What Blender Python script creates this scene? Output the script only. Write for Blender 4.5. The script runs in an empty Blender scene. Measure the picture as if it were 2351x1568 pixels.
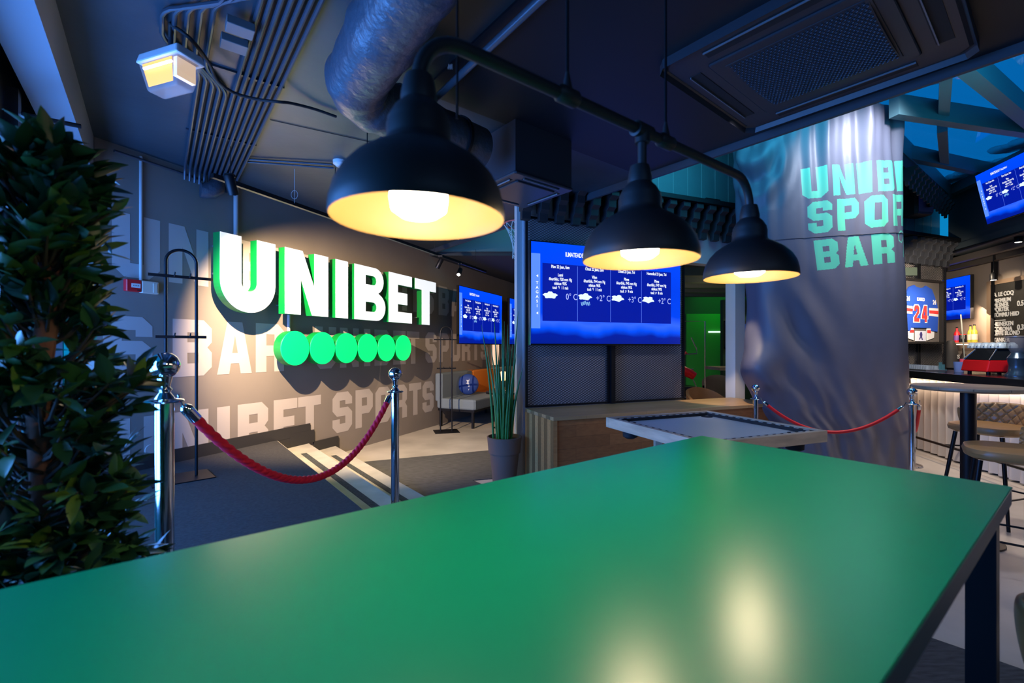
import bpy, math, random
from math import sin, cos, pi, sqrt, radians, atan2
from mathutils import Vector, Matrix
random.seed(7)
S = bpy.context.scene
COL = S.collection

# ------------------------------------------------------------------ camera
FPX, CX, HZ, CH = 1045.0, 1175.5, 797.0, 1.40
cam = bpy.data.cameras.new('camera'); cam_o = bpy.data.objects.new('camera', cam); COL.objects.link(cam_o)
cam.sensor_width = 36; cam.lens = FPX/2351*36; cam.shift_y = (HZ-784)/2351
cam_o.location = (0, 0, CH); cam_o.rotation_euler = (pi/2, 0, 0)
cam.clip_start = 0.05; cam.clip_end = 200
cam.dof.use_dof = True; cam.dof.focus_distance = 4.6; cam.dof.aperture_fstop = 3.2
S.camera = cam_o
S.view_settings.view_transform = 'Standard'; S.view_settings.look = 'None'
S.view_settings.exposure = 0.25; S.view_settings.gamma = 1.0; S.view_settings.use_curve_mapping = False
# ------------------------------------------------------------------ world (deep blue winter dusk)
w = bpy.data.worlds.new('dusk'); S.world = w; w.use_nodes = True
bg = w.node_tree.nodes['Background']; bg.inputs[0].default_value = (0.002, 0.17, 0.40, 1); bg.inputs[1].default_value = 1.1

def lamp(name, kind, loc, energy, color, aim=None, size=0.1, spot=60, blend=0.5, sy=None):
    l = bpy.data.lights.new(name, kind); l.energy = energy; l.color = color
    if kind == 'AREA':
        l.size = size
        if sy: l.shape = 'RECTANGLE'; l.size_y = sy
    else: l.shadow_soft_size = size
    if kind == 'SPOT': l.spot_size = radians(spot); l.spot_blend = blend
    o = bpy.data.objects.new(name, l); COL.objects.link(o); o.location = loc
    if aim is not None:
        o.rotation_euler = (Vector(aim)-Vector(loc)).to_track_quat('-Z', 'Y').to_euler()
    return o
WARM = (1, .70, .42); WHITE = (1, .88, .74); BLUE = (.16, .42, 1); TEAL = (.05, .55, .85)
lamp('window_daylight', 'AREA', (-2.75, 1.55, 1.45), 260, (.14, .38, 1), aim=(-.6, 3.3, 2.3), size=3.4, sy=1.7)
lamp('bar_top_fill', 'SPOT', (4.7, 4.3, 3.2), 130, (1, .85, .75), aim=(5.6, 5.2, 1.2), size=.05, spot=60, blend=.8)  # added fill that brightens the espresso machine, no fitting here
lamp('partition_fill', 'SPOT', (1.6, 3.2, 3.0), 80, (.9, .85, .95), aim=(1.7, 5.3, 1.2), size=.2, spot=85, blend=.9)  # added fill so the mesh partition reads, not a real lamp
lamp('rear_fill', 'AREA', (1.6, -1.6, 2.7), 9, (.25, .48, 1), aim=(0.4, 5, 1.2), size=2.5, sy=1.5)  # unseen fill behind the camera, stands in for other room light
lamp('track_spot_sign', 'SPOT', (-2.15, 3.515, 2.53), 1000, WARM, aim=(-2.02, 5.9, .9), size=.012, spot=96, blend=.75)
lamp('floor_spot', 'SPOT', (-1.0, 6.6, 2.6), 60, WARM, aim=(-1.5, 6.6, 0), size=.03, spot=85, blend=.9)
lamp('bench_spot', 'SPOT', (2.25, 4.75, 2.6), 130, (1, .72, .45), aim=(2.62, 5.6, .75), size=.02, spot=36, blend=.35)
lamp('banner_spot', 'SPOT', (3.9, 4.2, 4.0), 210, (.85, .86, 1), aim=(3.85, 5.0, 3.3), size=.08, spot=95, blend=1)
lamp('banner_fill', 'SPOT', (3.2, 3.0, 3.7), 18, (.7, .75, 1), aim=(3.6, 5.3, 1.8), size=.3, spot=80, blend=1)
lamp('jersey_spot', 'SPOT', (5.95, 6.0, 2.55), 170, (1, .85, .7), aim=(6.7, 7.45, 2.1), size=.04, spot=85, blend=.6)
lamp('mesh_fill', 'SPOT', (6.1, 6.3, 2.5), 90, (1, .85, .7), aim=(6.8, 7.45, 1.25), size=.04, spot=80, blend=.6)  # extra fill added to lift the mesh around the jersey
lamp('menu_spot', 'SPOT', (7.55, 7.75, 2.75), 45, (1, .8, .55), aim=(8.4, 7.7, 2.0), size=.02, spot=80, blend=.6)
lamp('backbar_light', 'AREA', (8.3, 8.3, 1.95), 9, (1, .72, .5), aim=(8.7, 8.6, 1.3), size=.6)
lamp('bar_floor_spot', 'SPOT', (3.9, 4.6, 3.9), 260, (1, .82, .68), aim=(4.3, 4.3, 0), size=.1, spot=80, blend=.9)
lamp('right_floor_spot', 'SPOT', (2.9, 2.0, 2.95), 60, (.75, .8, 1), aim=(2.6, 2.3, 0), size=.1, spot=90, blend=.9)
lamp('lounge_lamp', 'POINT', (-.1, 8.6, 1.1), 6, (1, .6, .3), size=.08)
lamp('games_green', 'AREA', (5.0, 10.6, 2.5), 3.5, (.05, 1, .15), aim=(4.9, 12, 1.0), size=1.2)
lamp('games_warm', 'POINT', (3.7, 7.8, 2.2), 10, (1, .75, .5), size=.1)
lamp('skybar_fill', 'AREA', (4.3, 3.6, 3.5), 10, TEAL, aim=(5.2, 5.0, 4.1), size=1.0)  # added lamp below the skylight, throws teal up on its bars
lamp('atrium_teal', 'AREA', (2.4, 4.6, 4.0), 30, TEAL, aim=(2.4, 6.4, 3.4), size=2.0, sy=1.0)
lamp('atrium_bulkhead', 'AREA', (0.0, 6.4, 4.0), 9, (.1, .6, .8), aim=(-.3, 7.9, 3.3), size=1.0)

# ------------------------------------------------------------------ materials
MATS = {}
def mat(name, col=(.5, .5, .5), rough=.5, metal=0, emit=None, es=1, spec=None, noise=None, bump=None, coat=0, trans=0, alpha=1, wave=None):
    if name in MATS: return MATS[name]
    m = bpy.data.materials.new(name); m.use_nodes = True; nt = m.node_tree; b = nt.nodes['Principled BSDF']
    b.inputs['Base Color'].default_value = (*col, 1); b.inputs['Roughness'].default_value = rough; b.inputs['Metallic'].default_value = metal
    if spec is not None: b.inputs['Specular IOR Level'].default_value = spec
    if coat: b.inputs['Coat Weight'].default_value = coat
    if trans: b.inputs['Transmission Weight'].default_value = trans
    if alpha < 1: b.inputs['Alpha'].default_value = alpha
    if emit: b.inputs['Emission Color'].default_value = (*emit, 1); b.inputs['Emission Strength'].default_value = es
    tc = None
    if noise or bump or wave: tc = nt.nodes.new('ShaderNodeTexCoord')
    if noise:   # (scale, amount, stretch vec)
        mp = nt.nodes.new('ShaderNodeMapping'); mp.inputs['Scale'].default_value = noise[2] if len(noise) > 2 else (1, 1, 1)
        nt.links.new(tc.outputs['Object'], mp.inputs[0])
        n = nt.nodes.new('ShaderNodeTexNoise'); n.inputs['Scale'].default_value = noise[0]; n.inputs['Detail'].default_value = 5
        nt.links.new(mp.outputs[0], n.inputs['Vector'])
        r = nt.nodes.new('ShaderNodeValToRGB'); a = noise[1]
        r.color_ramp.elements[0].position = .3; r.color_ramp.elements[1].position = .7
        r.color_ramp.elements[0].color = (*[c*(1-a) for c in col], 1); r.color_ramp.elements[1].color = (*[min(1, c*(1+a)) for c in col], 1)
        nt.links.new(n.outputs['Fac'], r.inputs[0]); nt.links.new(r.outputs[0], b.inputs['Base Color'])
    if bump:    # (scale, strength, distance)
        n2 = nt.nodes.new('ShaderNodeTexNoise'); n2.inputs['Scale'].default_value = bump[0]; n2.inputs['Detail'].default_value = 4
        nt.links.new(tc.outputs['Object'], n2.inputs['Vector'])
        bp = nt.nodes.new('ShaderNodeBump'); bp.inputs['Strength'].default_value = bump[1]; bp.inputs['Distance'].default_value = bump[2]
        nt.links.new(n2.outputs['Fac'], bp.inputs['Height']); nt.links.new(bp.outputs[0], b.inputs['Normal'])
    MATS[name] = m; return m

def wood(name, c1, c2, ang, rough=.4, plank=.09, along='x'):
    """glued-lamella wood: staves by brick texture in the furniture's own rotated frame"""
    if name in MATS: return MATS[name]
    m = bpy.data.materials.new(name); m.use_nodes = True; nt = m.node_tree; b = nt.nodes['Principled BSDF']; b.inputs['Roughness'].default_value = rough
    tc = nt.nodes.new('ShaderNodeTexCoord'); mp = nt.nodes.new('ShaderNodeMapping')
    mp.inputs['Rotation'].default_value = ang
    nt.links.new(tc.outputs['Object'], mp.inputs[0])
    br = nt.nodes.new('ShaderNodeTexBrick'); br.inputs['Scale'].default_value = 1; br.inputs['Mortar Size'].default_value = .0012
    br.inputs['Brick Width'].default_value = .7; br.inputs['Row Height'].default_value = plank; br.inputs['Color1'].default_value = (*c1, 1); br.inputs['Color2'].default_value = (*c2, 1)
    br.inputs['Mortar'].default_value = (*[c*.5 for c in c2], 1)
    nt.links.new(mp.outputs[0], br.inputs[0])
    mp2 = nt.nodes.new('ShaderNodeMapping'); mp2.inputs['Scale'].default_value = (2, 30, 30); nt.links.new(mp.outputs[0], mp2.inputs[0])
    n = nt.nodes.new('ShaderNodeTexNoise'); n.inputs['Scale'].default_value = 1.5; n.inputs['Detail'].default_value = 6; nt.links.new(mp2.outputs[0], n.inputs[0])
    mx = nt.nodes.new('ShaderNodeMix'); mx.data_type = 'RGBA'; mx.blend_type = 'MULTIPLY'; mx.inputs[0].default_value = .6
    nt.links.new(br.outputs[0], mx.inputs[6])
    rr = nt.nodes.new('ShaderNodeValToRGB'); rr.color_ramp.elements[0].color = (.45, .42, .4, 1); rr.color_ramp.elements[0].position = .3; rr.color_ramp.elements[1].color = (1, 1, 1, 1)
    nt.links.new(n.outputs['Fac'], rr.inputs[0]); nt.links.new(rr.outputs[0], mx.inputs[7]); nt.links.new(mx.outputs[2], b.inputs['Base Color'])
    MATS[name] = m; return m

black_metal = mat('black_metal', (.012, .013, .016), .42, .6)
black_matte = mat('black_matte', (.01, .011, .014), .7)
shade_black = mat('shade_black', (.022, .02, .022), .5)
chrome = mat('chrome', (.75, .76, .78), .09, 1)
dark_blue_paint = mat('ceiling_paint', (.036, .054, .070), .40, noise=(1.3, .25), bump=(14, .18, .006))
conduit_m = mat('conduit_paint', (.045, .055, .075), .38, .2)
grey_wall = mat('wall_paint', (.20, .175, .155), .75, noise=(2.5, .05))
mural = mat('mural_paint', (.42, .385, .37), .75)
white_paint = mat('white_paint', (.62, .62, .62), .6)
header_paint = mat('header_paint', (.42, .42, .44), .6)
carpet = mat('carpet', (.018, .018, .018), .95, noise=(60, .45), bump=(300, .5, .004))
matt_m = mat('floor_mat', (.045, .047, .05), .95, noise=(12, .4, (1, 6, 1)), bump=(250, .4, .003))
stone = mat('stone_floor', (.36, .34, .31), .35, noise=(2.2, .18), bump=(20, .05, .002))
tread_m = mat('tread_stone', (.34, .33, .30), .5, noise=(5, .15))
strip_m = mat('grip_strip', (.03, .035, .04), .9, noise=(50, .6))
teal_wall = mat('teal_panel', (.14, .24, .27), .45, noise=(3, .1))
dark_wall = mat('dark_wall', (.035, .04, .045), .7)
black_glass = mat('black_plastic', (.008, .008, .01), .25)

# ------------------------------------------------------------------ mesh builder
class MB:
    def __init__(s): s.v = []; s.f = []; s.m = []; s.smooth = False
    def add(s, vs, fs, mi=0):
        o = len(s.v); s.v += [tuple(x) for x in vs]
        for f in fs: s.f.append([i+o for i in f]); s.m.append(mi)
        return s
    def hexa(s, p, mi=0):   # 8 corners, bottom 4 ccw then top 4
        return s.add(p, [(0, 3, 2, 1), (4, 5, 6, 7), (0, 1, 5, 4), (1, 2, 6, 5), (2, 3, 7, 6), (3, 0, 4, 7)], mi)
    def box(s, x0, x1, y0, y1, z0, z1, mi=0):
        return s.hexa([(x0, y0, z0), (x1, y0, z0), (x1, y1, z0), (x0, y1, z0), (x0, y0, z1), (x1, y0, z1), (x1, y1, z1), (x0, y1, z1)], mi)
    def obox(s, fr, a0, a1, z0, z1, c0, c1, mi=0):
        q = [(a0, c0), (a1, c0), (a1, c1), (a0, c1)]
        return s.hexa([fr(a, z0, c) for a, c in q]+[fr(a, z1, c) for a, c in q], mi)
    def rbox(s, fr, a0, a1, z0, z1, c0, c1, r=.01, mi=0):  # box with all edges softened (chamfered)
        def ring(z, ins):
            A0, A1, C0, C1 = a0+ins, a1-ins, c0+ins, c1-ins
            return [fr(A0+r, z, C0), fr(A1-r, z, C0), fr(A1, z, C0+r), fr(A1, z, C1-r), fr(A1-r, z, C1), fr(A0+r, z, C1), fr(A0, z, C1-r), fr(A0, z, C0+r)]
        rs = [ring(z0, r*.7), ring(z0+r*.35, r*.2), ring(z0+r, 0), ring(z1-r, 0), ring(z1-r*.35, r*.2), ring(z1, r*.7)]
        n = 8; vs = [p for q in rs for p in q]; fs = []
        for k in range(len(rs)-1):
            for i in range(n): fs.append((k*n+i, k*n+(i+1) % n, (k+1)*n+(i+1) % n, (k+1)*n+i))
        fs.append(tuple(range(n))[::-1]); fs.append(tuple((len(rs)-1)*n+i for i in range(n)))
        return s.add(vs, fs, mi)
    def poly(s, pts2, z0, z1, mi=0):
        n = len(pts2)
        vs = [(x, y, z0) for x, y in pts2]+[(x, y, z1) for x, y in pts2]
        return s.add(vs, [tuple(range(n))[::-1], tuple(range(n, 2*n))]+[(i, (i+1) % n, n+(i+1) % n, n+i) for i in range(n)], mi)
    def tube(s, path, r, n=10, cap=True, mi=0, cross=None, twist=0):
        path = [Vector(p) for p in path]; m = len(path)
        rr = r if isinstance(r, (list, tuple)) else [r]*m
        t0 = (path[1]-path[0]).normalized(); up = Vector((0, 0, 1)) if abs(t0.z) < .9 else Vector((1, 0, 0))
        nrm = (up - t0*up.dot(t0)).normalized(); vs = []; fs = []
        for i, p in enumerate(path):
            a = path[min(i+1, m-1)]-path[max(i-1, 0)]; t = a.normalized() if a.length > 1e-9 else t0
            nrm = (nrm - t*nrm.dot(t)).normalized(); bi = t.cross(nrm)
            for k in range(n):
                an = 2*pi*k/n; q = rr[i]*(cross(an+twist*i) if cross else 1)
                vs.append(p+nrm*(cos(an)*q)+bi*(sin(an)*q))
        for i in range(m-1):
            for k in range(n): fs.append((i*n+k, i*n+(k+1) % n, (i+1)*n+(k+1) % n, (i+1)*n+k))
        if cap: fs.append(tuple(range(n))[::-1]); fs.append(tuple((m-1)*n+k for k in range(n)))
        s.smooth = True
        return s.add(vs, fs, mi)
    def lathe(s, prof, c=(0, 0, 0), n=32, mi=0, cap=True):
        vs = []; fs = []; m = len(prof)
        for r, z in prof:
            for k in range(n):
                a = 2*pi*k/n; vs.append((c[0]+r*cos(a), c[1]+r*sin(a), c[2]+z))
        for i in range(m-1):
            for k in range(n): fs.append((i*n+k, i*n+(k+1) % n, (i+1)*n+(k+1) % n, (i+1)*n+k))
        if cap:
            fs.append(tuple(range(n))[::-1]); fs.append(tuple((m-1)*n+k for k in range(n)))
        s.smooth = True
        return s.add(vs, fs, mi)
    def sphere(s, c, r, n=20, m=12, sc=(1, 1, 1), mi=0):
        vs = []; fs = []
        for i in range(m+1):
            t = pi*i/m
            for k in range(n):
                a = 2*pi*k/n; vs.append((c[0]+r*sc[0]*sin(t)*cos(a), c[1]+r*sc[1]*sin(t)*sin(a), c[2]-r*sc[2]*cos(t)))
        for i in range(m):
            for k in range(n): fs.append((i*n+k, i*n+(k+1) % n, (i+1)*n+(k+1) % n, (i+1)*n+k))
        s.smooth = True
        return s.add(vs, fs, mi)
    def flat(s, vf, fn, mi=0):  # 2D/3D mesh data mapped by fn(x,y,z)
        vs, fs = vf; return s.add([fn(*v) for v in vs], fs, mi)

ROOT = {}
def obj(name, mb, m, parent=None, smooth=None, bevel=0):
    me = bpy.data.meshes.new(name)
    if parent is not None: L = ROOT[parent.name]
    else:
        xs = [v[0] for v in mb.v]; ys = [v[1] for v in mb.v]; zs = [v[2] for v in mb.v]
        L = Vector(((min(xs)+max(xs))/2, (min(ys)+max(ys))/2, min(zs)))
    me.from_pydata([(v[0]-L[0], v[1]-L[1], v[2]-L[2]) for v in mb.v], [], mb.f)
    for mm in (m if isinstance(m, (list, tuple)) else [m]): me.materials.append(mm)
    me.polygons.foreach_set('material_index', mb.m)
    sm = mb.smooth if smooth is None else smooth
    if sm:
        me.polygons.foreach_set('use_smooth', [True]*len(me.polygons))
        me.update(); me.validate()
        try: me.set_sharp_from_angle(angle=radians(40))
        except Exception: pass
    me.update()
    o = bpy.data.objects.new(name, me); COL.objects.link(o)
    if parent is not None: o.parent = parent
    else: o.location = L
    ROOT[o.name] = L
    if bevel:
        b = o.modifiers.new('bevel', 'BEVEL'); b.width = bevel; b.segments = 2; b.limit_method = 'ANGLE'
    return o
def tag(o, label=None, cat=None, group=None, kind=None):
    if label: o['label'] = label
    if cat: o['category'] = cat
    if group: o['group'] = group
    if kind: o['kind'] = kind
    return o
def thing(name, loc, label, cat, group=None):
    o = bpy.data.objects.new(name, None); COL.objects.link(o); o.location = loc; o.empty_display_size = .05
    ROOT[o.name] = Vector(loc); return tag(o, label, cat, group)
def struct(name, mb, m, **k):
    o = obj(name, mb, m, **k); o['kind'] = 'structure'; return o
def dup(root, loc, rotz=0, label=None, group=None, scale=None):
    r = root.copy(); COL.objects.link(r); r.location = loc; r.rotation_euler = (0, 0, rotz)
    if scale: r.scale = scale
    if label: r['label'] = label
    if group: r['group'] = group
    def rec(a, b):
        for ch in list(a.children):
            c = ch.copy(); COL.objects.link(c); c.parent = b; rec(ch, c)
    rec(root, r); return r

# ------------------------------------------------------------------ survey helpers
def rx(px): return (px-CX)/FPX
def hit(px, L):
    (x, y), (dx, dy) = L; r = rx(px); t = (r*y-x)/(dx-r*dy); return (x+dx*t, y+dy*t)
def zat(py, Y): return CH-(py-HZ)/FPX*Y
def P(px, py, Y): return Vector((rx(px)*Y, Y, zat(py, Y)))
def atz(px, py, z):
    Y = FPX*(CH-z)/(py-HZ); return Vector((rx(px)*Y, Y, z))
class Frame:   # a: along, z: up, c: out towards the viewer
    def __init__(s, p, d, n=None, tilt=0):
        s.p = Vector((p[0], p[1])); s.d = Vector(d).normalized()
        s.n = Vector(n).normalized() if n else Vector((s.d.y, -s.d.x))
    def __call__(s, a, z, c=0):
        q = s.p+s.d*a+s.n*c; return (q.x, q.y, z)
    def a(s, px, c=0):  # distance along at which the line offset by c is seen at column px
        q = s.p+s.n*c; h = hit(px, ((q.x, q.y), (s.d.x, s.d.y))); return (Vector(h)-q).dot(s.d)
    def Y(s, a, c=0): return (s.p+s.d*a+s.n*c).y
WL = Frame((-4.82, 0), (.425, 1))            # sign wall
TP = Frame((.146, 4.85), (2.512, 1))         # screen partition
BB = Frame((5.465, 0), (.25, 1), (-1, .25))  # plane above the bar front
RB = Frame((6.51, 0), (.25, 1), (-1, .25))   # back bar wall
FA = Frame((-3.296, 3.586), (.62, -.785), (.785, .62))    # window facade
G1 = Vector((.79, .613)); G2 = Vector((.613, -.79))       # building grid
GR = Frame((0, 0), G1)

# ------------------------------------------------------------------ lettering
def curve_mesh(loops, extr=0.0, bevel=0.0):
    cu = bpy.data.curves.new('t', 'CURVE'); cu.dimensions = '2D'; cu.fill_mode = 'BOTH'; cu.extrude = extr; cu.bevel_depth = bevel
    for lp in loops:
        sp = cu.splines.new('POLY'); sp.points.add(len(lp)-1); sp.use_cyclic_u = True
        for q, (x, y) in zip(sp.points, lp): q.co = (x, y, 0, 1)
    return _ev(cu)
def _ev(cu):
    o = bpy.data.objects.new('t', cu); COL.objects.link(o); dg = bpy.context.evaluated_depsgraph_get(); dg.update()
    me = bpy.data.meshes.new_from_object(o.evaluated_get(dg))
    vf = ([tuple(v.co) for v in me.vertices], [tuple(p.vertices) for p in me.polygons])
    COL.objects.unlink(o); bpy.data.objects.remove(o); bpy.data.meshes.remove(me)
    return vf
def text_mesh(body, size, extr=0, align='CENTER', off=0, sx=1):
    cu = bpy.data.curves.new('t', 'FONT'); cu.body = body; cu.size = size; cu.extrude = extr; cu.align_x = align; cu.align_y = 'CENTER'; cu.offset = off; cu.resolution_u = 3
    vs, fs = _ev(cu); return ([(x*sx, y, z) for x, y, z in vs], fs)
def rect(a, b, c, d): return [(a, b), (c, b), (c, d), (a, d)]
GL = {
 'U': (1, [[(0,1.5),(0,.24),(.24,0),(.76,0),(1,.24),(1,1.5),(.64,1.5),(.64,.34),(.36,.34),(.36,1.5)]]),
 'N': (1, [[(0,0),(0,1.5),(.38,1.5),(.68,.62),(.68,1.5),(1,1.5),(1,0),(.66,0),(.33,.95),(.33,0)]]),
 'I': (.37, [rect(0,0,.37,1.5)]),
 'B': (1, [[(0,0),(0,1.5),(.78,1.5),(1,1.28),(1,.9),(.88,.76),(1,.62),(1,.22),(.78,0)], rect(.36,.34,.64,.62), rect(.36,.9,.64,1.16)]),
 'E': (.9, [[(0,0),(0,1.5),(.9,1.5),(.9,1.16),(.36,1.16),(.36,.92),(.78,.92),(.78,.6),(.36,.6),(.36,.34),(.9,.34),(.9,0)]]),
 'T': (.98, [[(.31,0),(.31,1.16),(0,1.16),(0,1.5),(.98,1.5),(.98,1.16),(.67,1.16),(.67,0)]]),
 'S': (1, [[(.22,0),(.78,0),(1,.22),(1,.72),(.78,.92),(.36,.92),(.36,1.18),(.64,1.18),(.64,1.02),(1,1.02),(1,1.28),(.78,1.5),(.22,1.5),(0,1.28),(0,.82),(.22,.6),(.64,.6),(.64,.32),(.36,.32),(.36,.5),(0,.5),(0,.22)]]),
 'P': (1, [[(0,0),(0,1.5),(.78,1.5),(1,1.28),(1,.75),(.78,.53),(.36,.53),(.36,0)], rect(.36,.85,.65,1.17)]),
 'O': (1, [[(.22,0),(.78,0),(1,.22),(1,1.28),(.78,1.5),(.22,1.5),(0,1.28),(0,.22)], rect(.36,.34,.64,1.16)]),
 'R': (1, [[(0,0),(0,1.5),(.78,1.5),(1,1.28),(1,.82),(.86,.68),(1,.5),(1,0),(.64,0),(.64,.5),(.36,.5),(.36,0)], rect(.36,.82,.65,1.17)]),
 'A': (1.05, [[(0,0),(.3,1.5),(.75,1.5),(1.05,0),(.7,0),(.65,.3),(.4,.3),(.35,0)], [(.44,.6),(.525,1.12),(.61,.6)]]),
 '2': (1, [[(0,0),(1,0),(1,.34),(.45,.34),(1,.85),(1,1.28),(.78,1.5),(.22,1.5),(0,1.28),(0,.98),(.36,.98),(.36,1.18),(.64,1.18),(.64,.95),(0,.42)]]),
 '4': (1.1, [[(.6,0),(.6,.3),(0,.3),(0,.58),(.45,1.5),(.96,1.5),(.96,.6),(1.1,.6),(1.1,.3),(.96,.3),(.96,0)], [(.32,.6),(.6,1.15),(.6,.6)]]),
 '1': (.6, [[(.2,0),(.2,1.0),(0,1.0),(0,1.28),(.25,1.5),(.56,1.5),(.56,0)]]),
 '0': (1, [[(.22,0),(.78,0),(1,.22),(1,1.28),(.78,1.5),(.22,1.5),(0,1.28),(0,.22)], rect(.36,.34,.64,1.16)]),
}
def glyph(ch, w=1.0, h=1.5):
    gw, lp = GL[ch]; return gw*w, [[(x*w, y*h/1.5) for x, y in l] for l in lp]

# ================================================================== SETTING
# lower floor, raised entrance floor with two treads
mb = MB(); mb.box(-7, 12, -3, 15, -.12, 0); struct('floor', mb, stone)
E1 = Vector((-2.64, 5.12)); E2 = Vector((-2.47, 5.52)); E3 = Vector((-2.31, 5.93)); SD = Vector((.61, -.79)).normalized()
CUT = Frame((.70, 1.95), (-.795, -.607))     # the raised floor ends here, behind the green table
def stepedge(p):   # intersection of a step edge with CUT
    d = SD; q = CUT.p; e = CUT.d; den = d.x*e.y-d.y*e.x; t = ((q.x-p.x)*e.y-(q.y-p.y)*e.x)/den; return p+d*t
def wl(Y): return Vector((-4.82+.425*Y-.0, Y))
far = wl(3.586)
def fac(t, c=0): v = FA(t, 0, c); return Vector((v[0], v[1]))
ends = [stepedge(E) for E in (E1, E2, E3)]
fcut = fac(3.55)   # facade end of raised floor
mb = MB(); mb.poly([E1, far, fac(3.78), ends[0]][::1], 0, .350)
struct('floor_raised', mb, tread_m)
mb = MB(); mb.poly([E2, E1, ends[0], ends[1]], 0, .236); mb.poly([E3, E2, ends[1], ends[2]], 0, .118); struct('floor_steps', mb, tread_m)
# carpet on the raised floor (with a bare stone lip at the far corner)
def off(p, a, b): return Vector((p.x+SD.x*a+ .79*b, p.y+SD.y*a+.61*b))
mb = MB(); mb.poly([off(E1, .02, -.01), far+Vector((.03, .0)), fac(3.55), off(ends[0], -.02, -.01)], .350, .356)
tag(obj('entrance_carpet', mb, carpet), 'dark blue-grey entrance carpet covering the raised floor by the sign wall', 'carpet')
for E, z, lb in ((E1, .236, 'black grip strip on the upper stone tread'), (E2, .118, 'black grip strip on the lower stone tread')):
    mb = MB(); a = off(E, .33, .17); b = off(E, 4.1, .17); c = off(E, 4.1, .23); d = off(E, .33, .23)
    mb.poly([a, b, c, d], z, z+.003); tag(obj('grip_strip', mb, strip_m), lb, 'grip strip')
# walls
mb = MB(); WLEN = 14.5
mb.obox(WL, 3.9-.0, WLEN, 0, 3.62, -.2, 0, 0)
def mural_row(words, z0):
    for s, u0 in words:
        u = u0
        for ch in s:
            if ch == ' ': u += .17; continue
            w, lp = glyph(ch, .355, .53); k = curve_mesh(lp)
            # clip row below skirting is hidden by the steps' boards
            mb.flat(k, lambda x, y, z, u=u: WL(u+x, z0+y, .002), 1)
            u += w+.065
ROW = [('U', 4.015), ('N', 4.44), ('I', 4.88), ('B', 5.095), ('E', 5.52), ('T', 5.85), ('S', 6.39), ('P', 6.81), ('O', 7.22), ('R', 7.63), ('T', 8.04), ('S', 8.42)]
mural_row(ROW+[('BAR', 8.93)], 1.985)
mural_row([('S', 3.955), ('B', 4.473), ('A', 4.88), ('R', 5.30), ('U', 6.10), ('N', 6.52), ('I', 6.98), ('B', 7.2), ('E', 7.63), ('T', 7.98), ('S', 8.51), ('P', 8.94), ('O', 9.36), ('R', 9.78), ('T', 10.2), ('S', 10.6), ('BAR', 11.2)], 1.128)
# third row: letters are cut by the skirting
mural_row(ROW, .275)
struct('wall_left', mb, [grey_wall, mural])
# skirting following the steps
mb = MB(); aE = [ (Vector((p.x, p.y))-WL.p).dot(WL.d) for p in (E1, E2, E3)]
mb.obox(WL, 3.9, aE[0]+.16, .35, .475, 0, .018); mb.obox(WL, aE[0]+.0, aE[1]+.02, .236, .475-.0, .0, .016)
mb.obox(WL, aE[0]+.16, aE[1]+.08, .236, .39, 0, .018); mb.obox(WL, aE[1]+.08, aE[2]+.04, .1, .24, 0, .018)
struct('baseboard_left', mb, mat('skirting', (.028, .027, .028), .5))
# ceiling over the entrance side; its far edge opens to the taller atrium
LA = Frame((1.327, 4.27), (.616, -.788))
def la(t, c=0): v = LA(t, 0, c); return (v[0], v[1])
a_w = 8.35
cpoly = [(-1.43, 7.98), (-3.56, 3.3), fac(6.9, -.3)[:], la(6.4)]
mb = MB(); mb.poly([tuple(q)[:2] for q in cpoly], 3.06, 3.45); struct('ceiling', mb, dark_blue_paint)
_K = atz(968, 212, 3.045); _d = Vector((-.62, .785)); _q = LA(0, 0); _e = Vector((.616, -.788))
_den = .785*_e.y-.62*_e.x; _t = ((_q[0]-_K.x)*_e.y-(_q[1]-_K.y)*_e.x)/_den
mb = MB(); mb.poly([(_K.x, _K.y), (_K.x+3.9*.62, _K.y-3.9*.785), la(5.6, -.04), (_K.x+.785*_t-.02, _K.y+.62*_t-.02)], 3.046, 3.0605); struct('ceiling_black', mb, mat('ceiling_near_black', (.007, .009, .014), .5))  # near-black sheet under the right part of the ceiling
mb = MB(); mb.obox(LA, -4.4, 6.0, 2.99, 3.46, -.03, .0); o = struct('trim_1', mb, mat('fascia', (.05, .06, .075), .5))
# faint panel joints of the ceiling
mb = MB()
for px0, py0, px1, py1 in ((620, 275, 890, 335),):
    a = atz(px0, py0, 3.056) ; b = atz(px1, py1, 3.056); mb.tube([a, b], .003, 4)
struct('trim_2', mb, black_matte)
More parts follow.
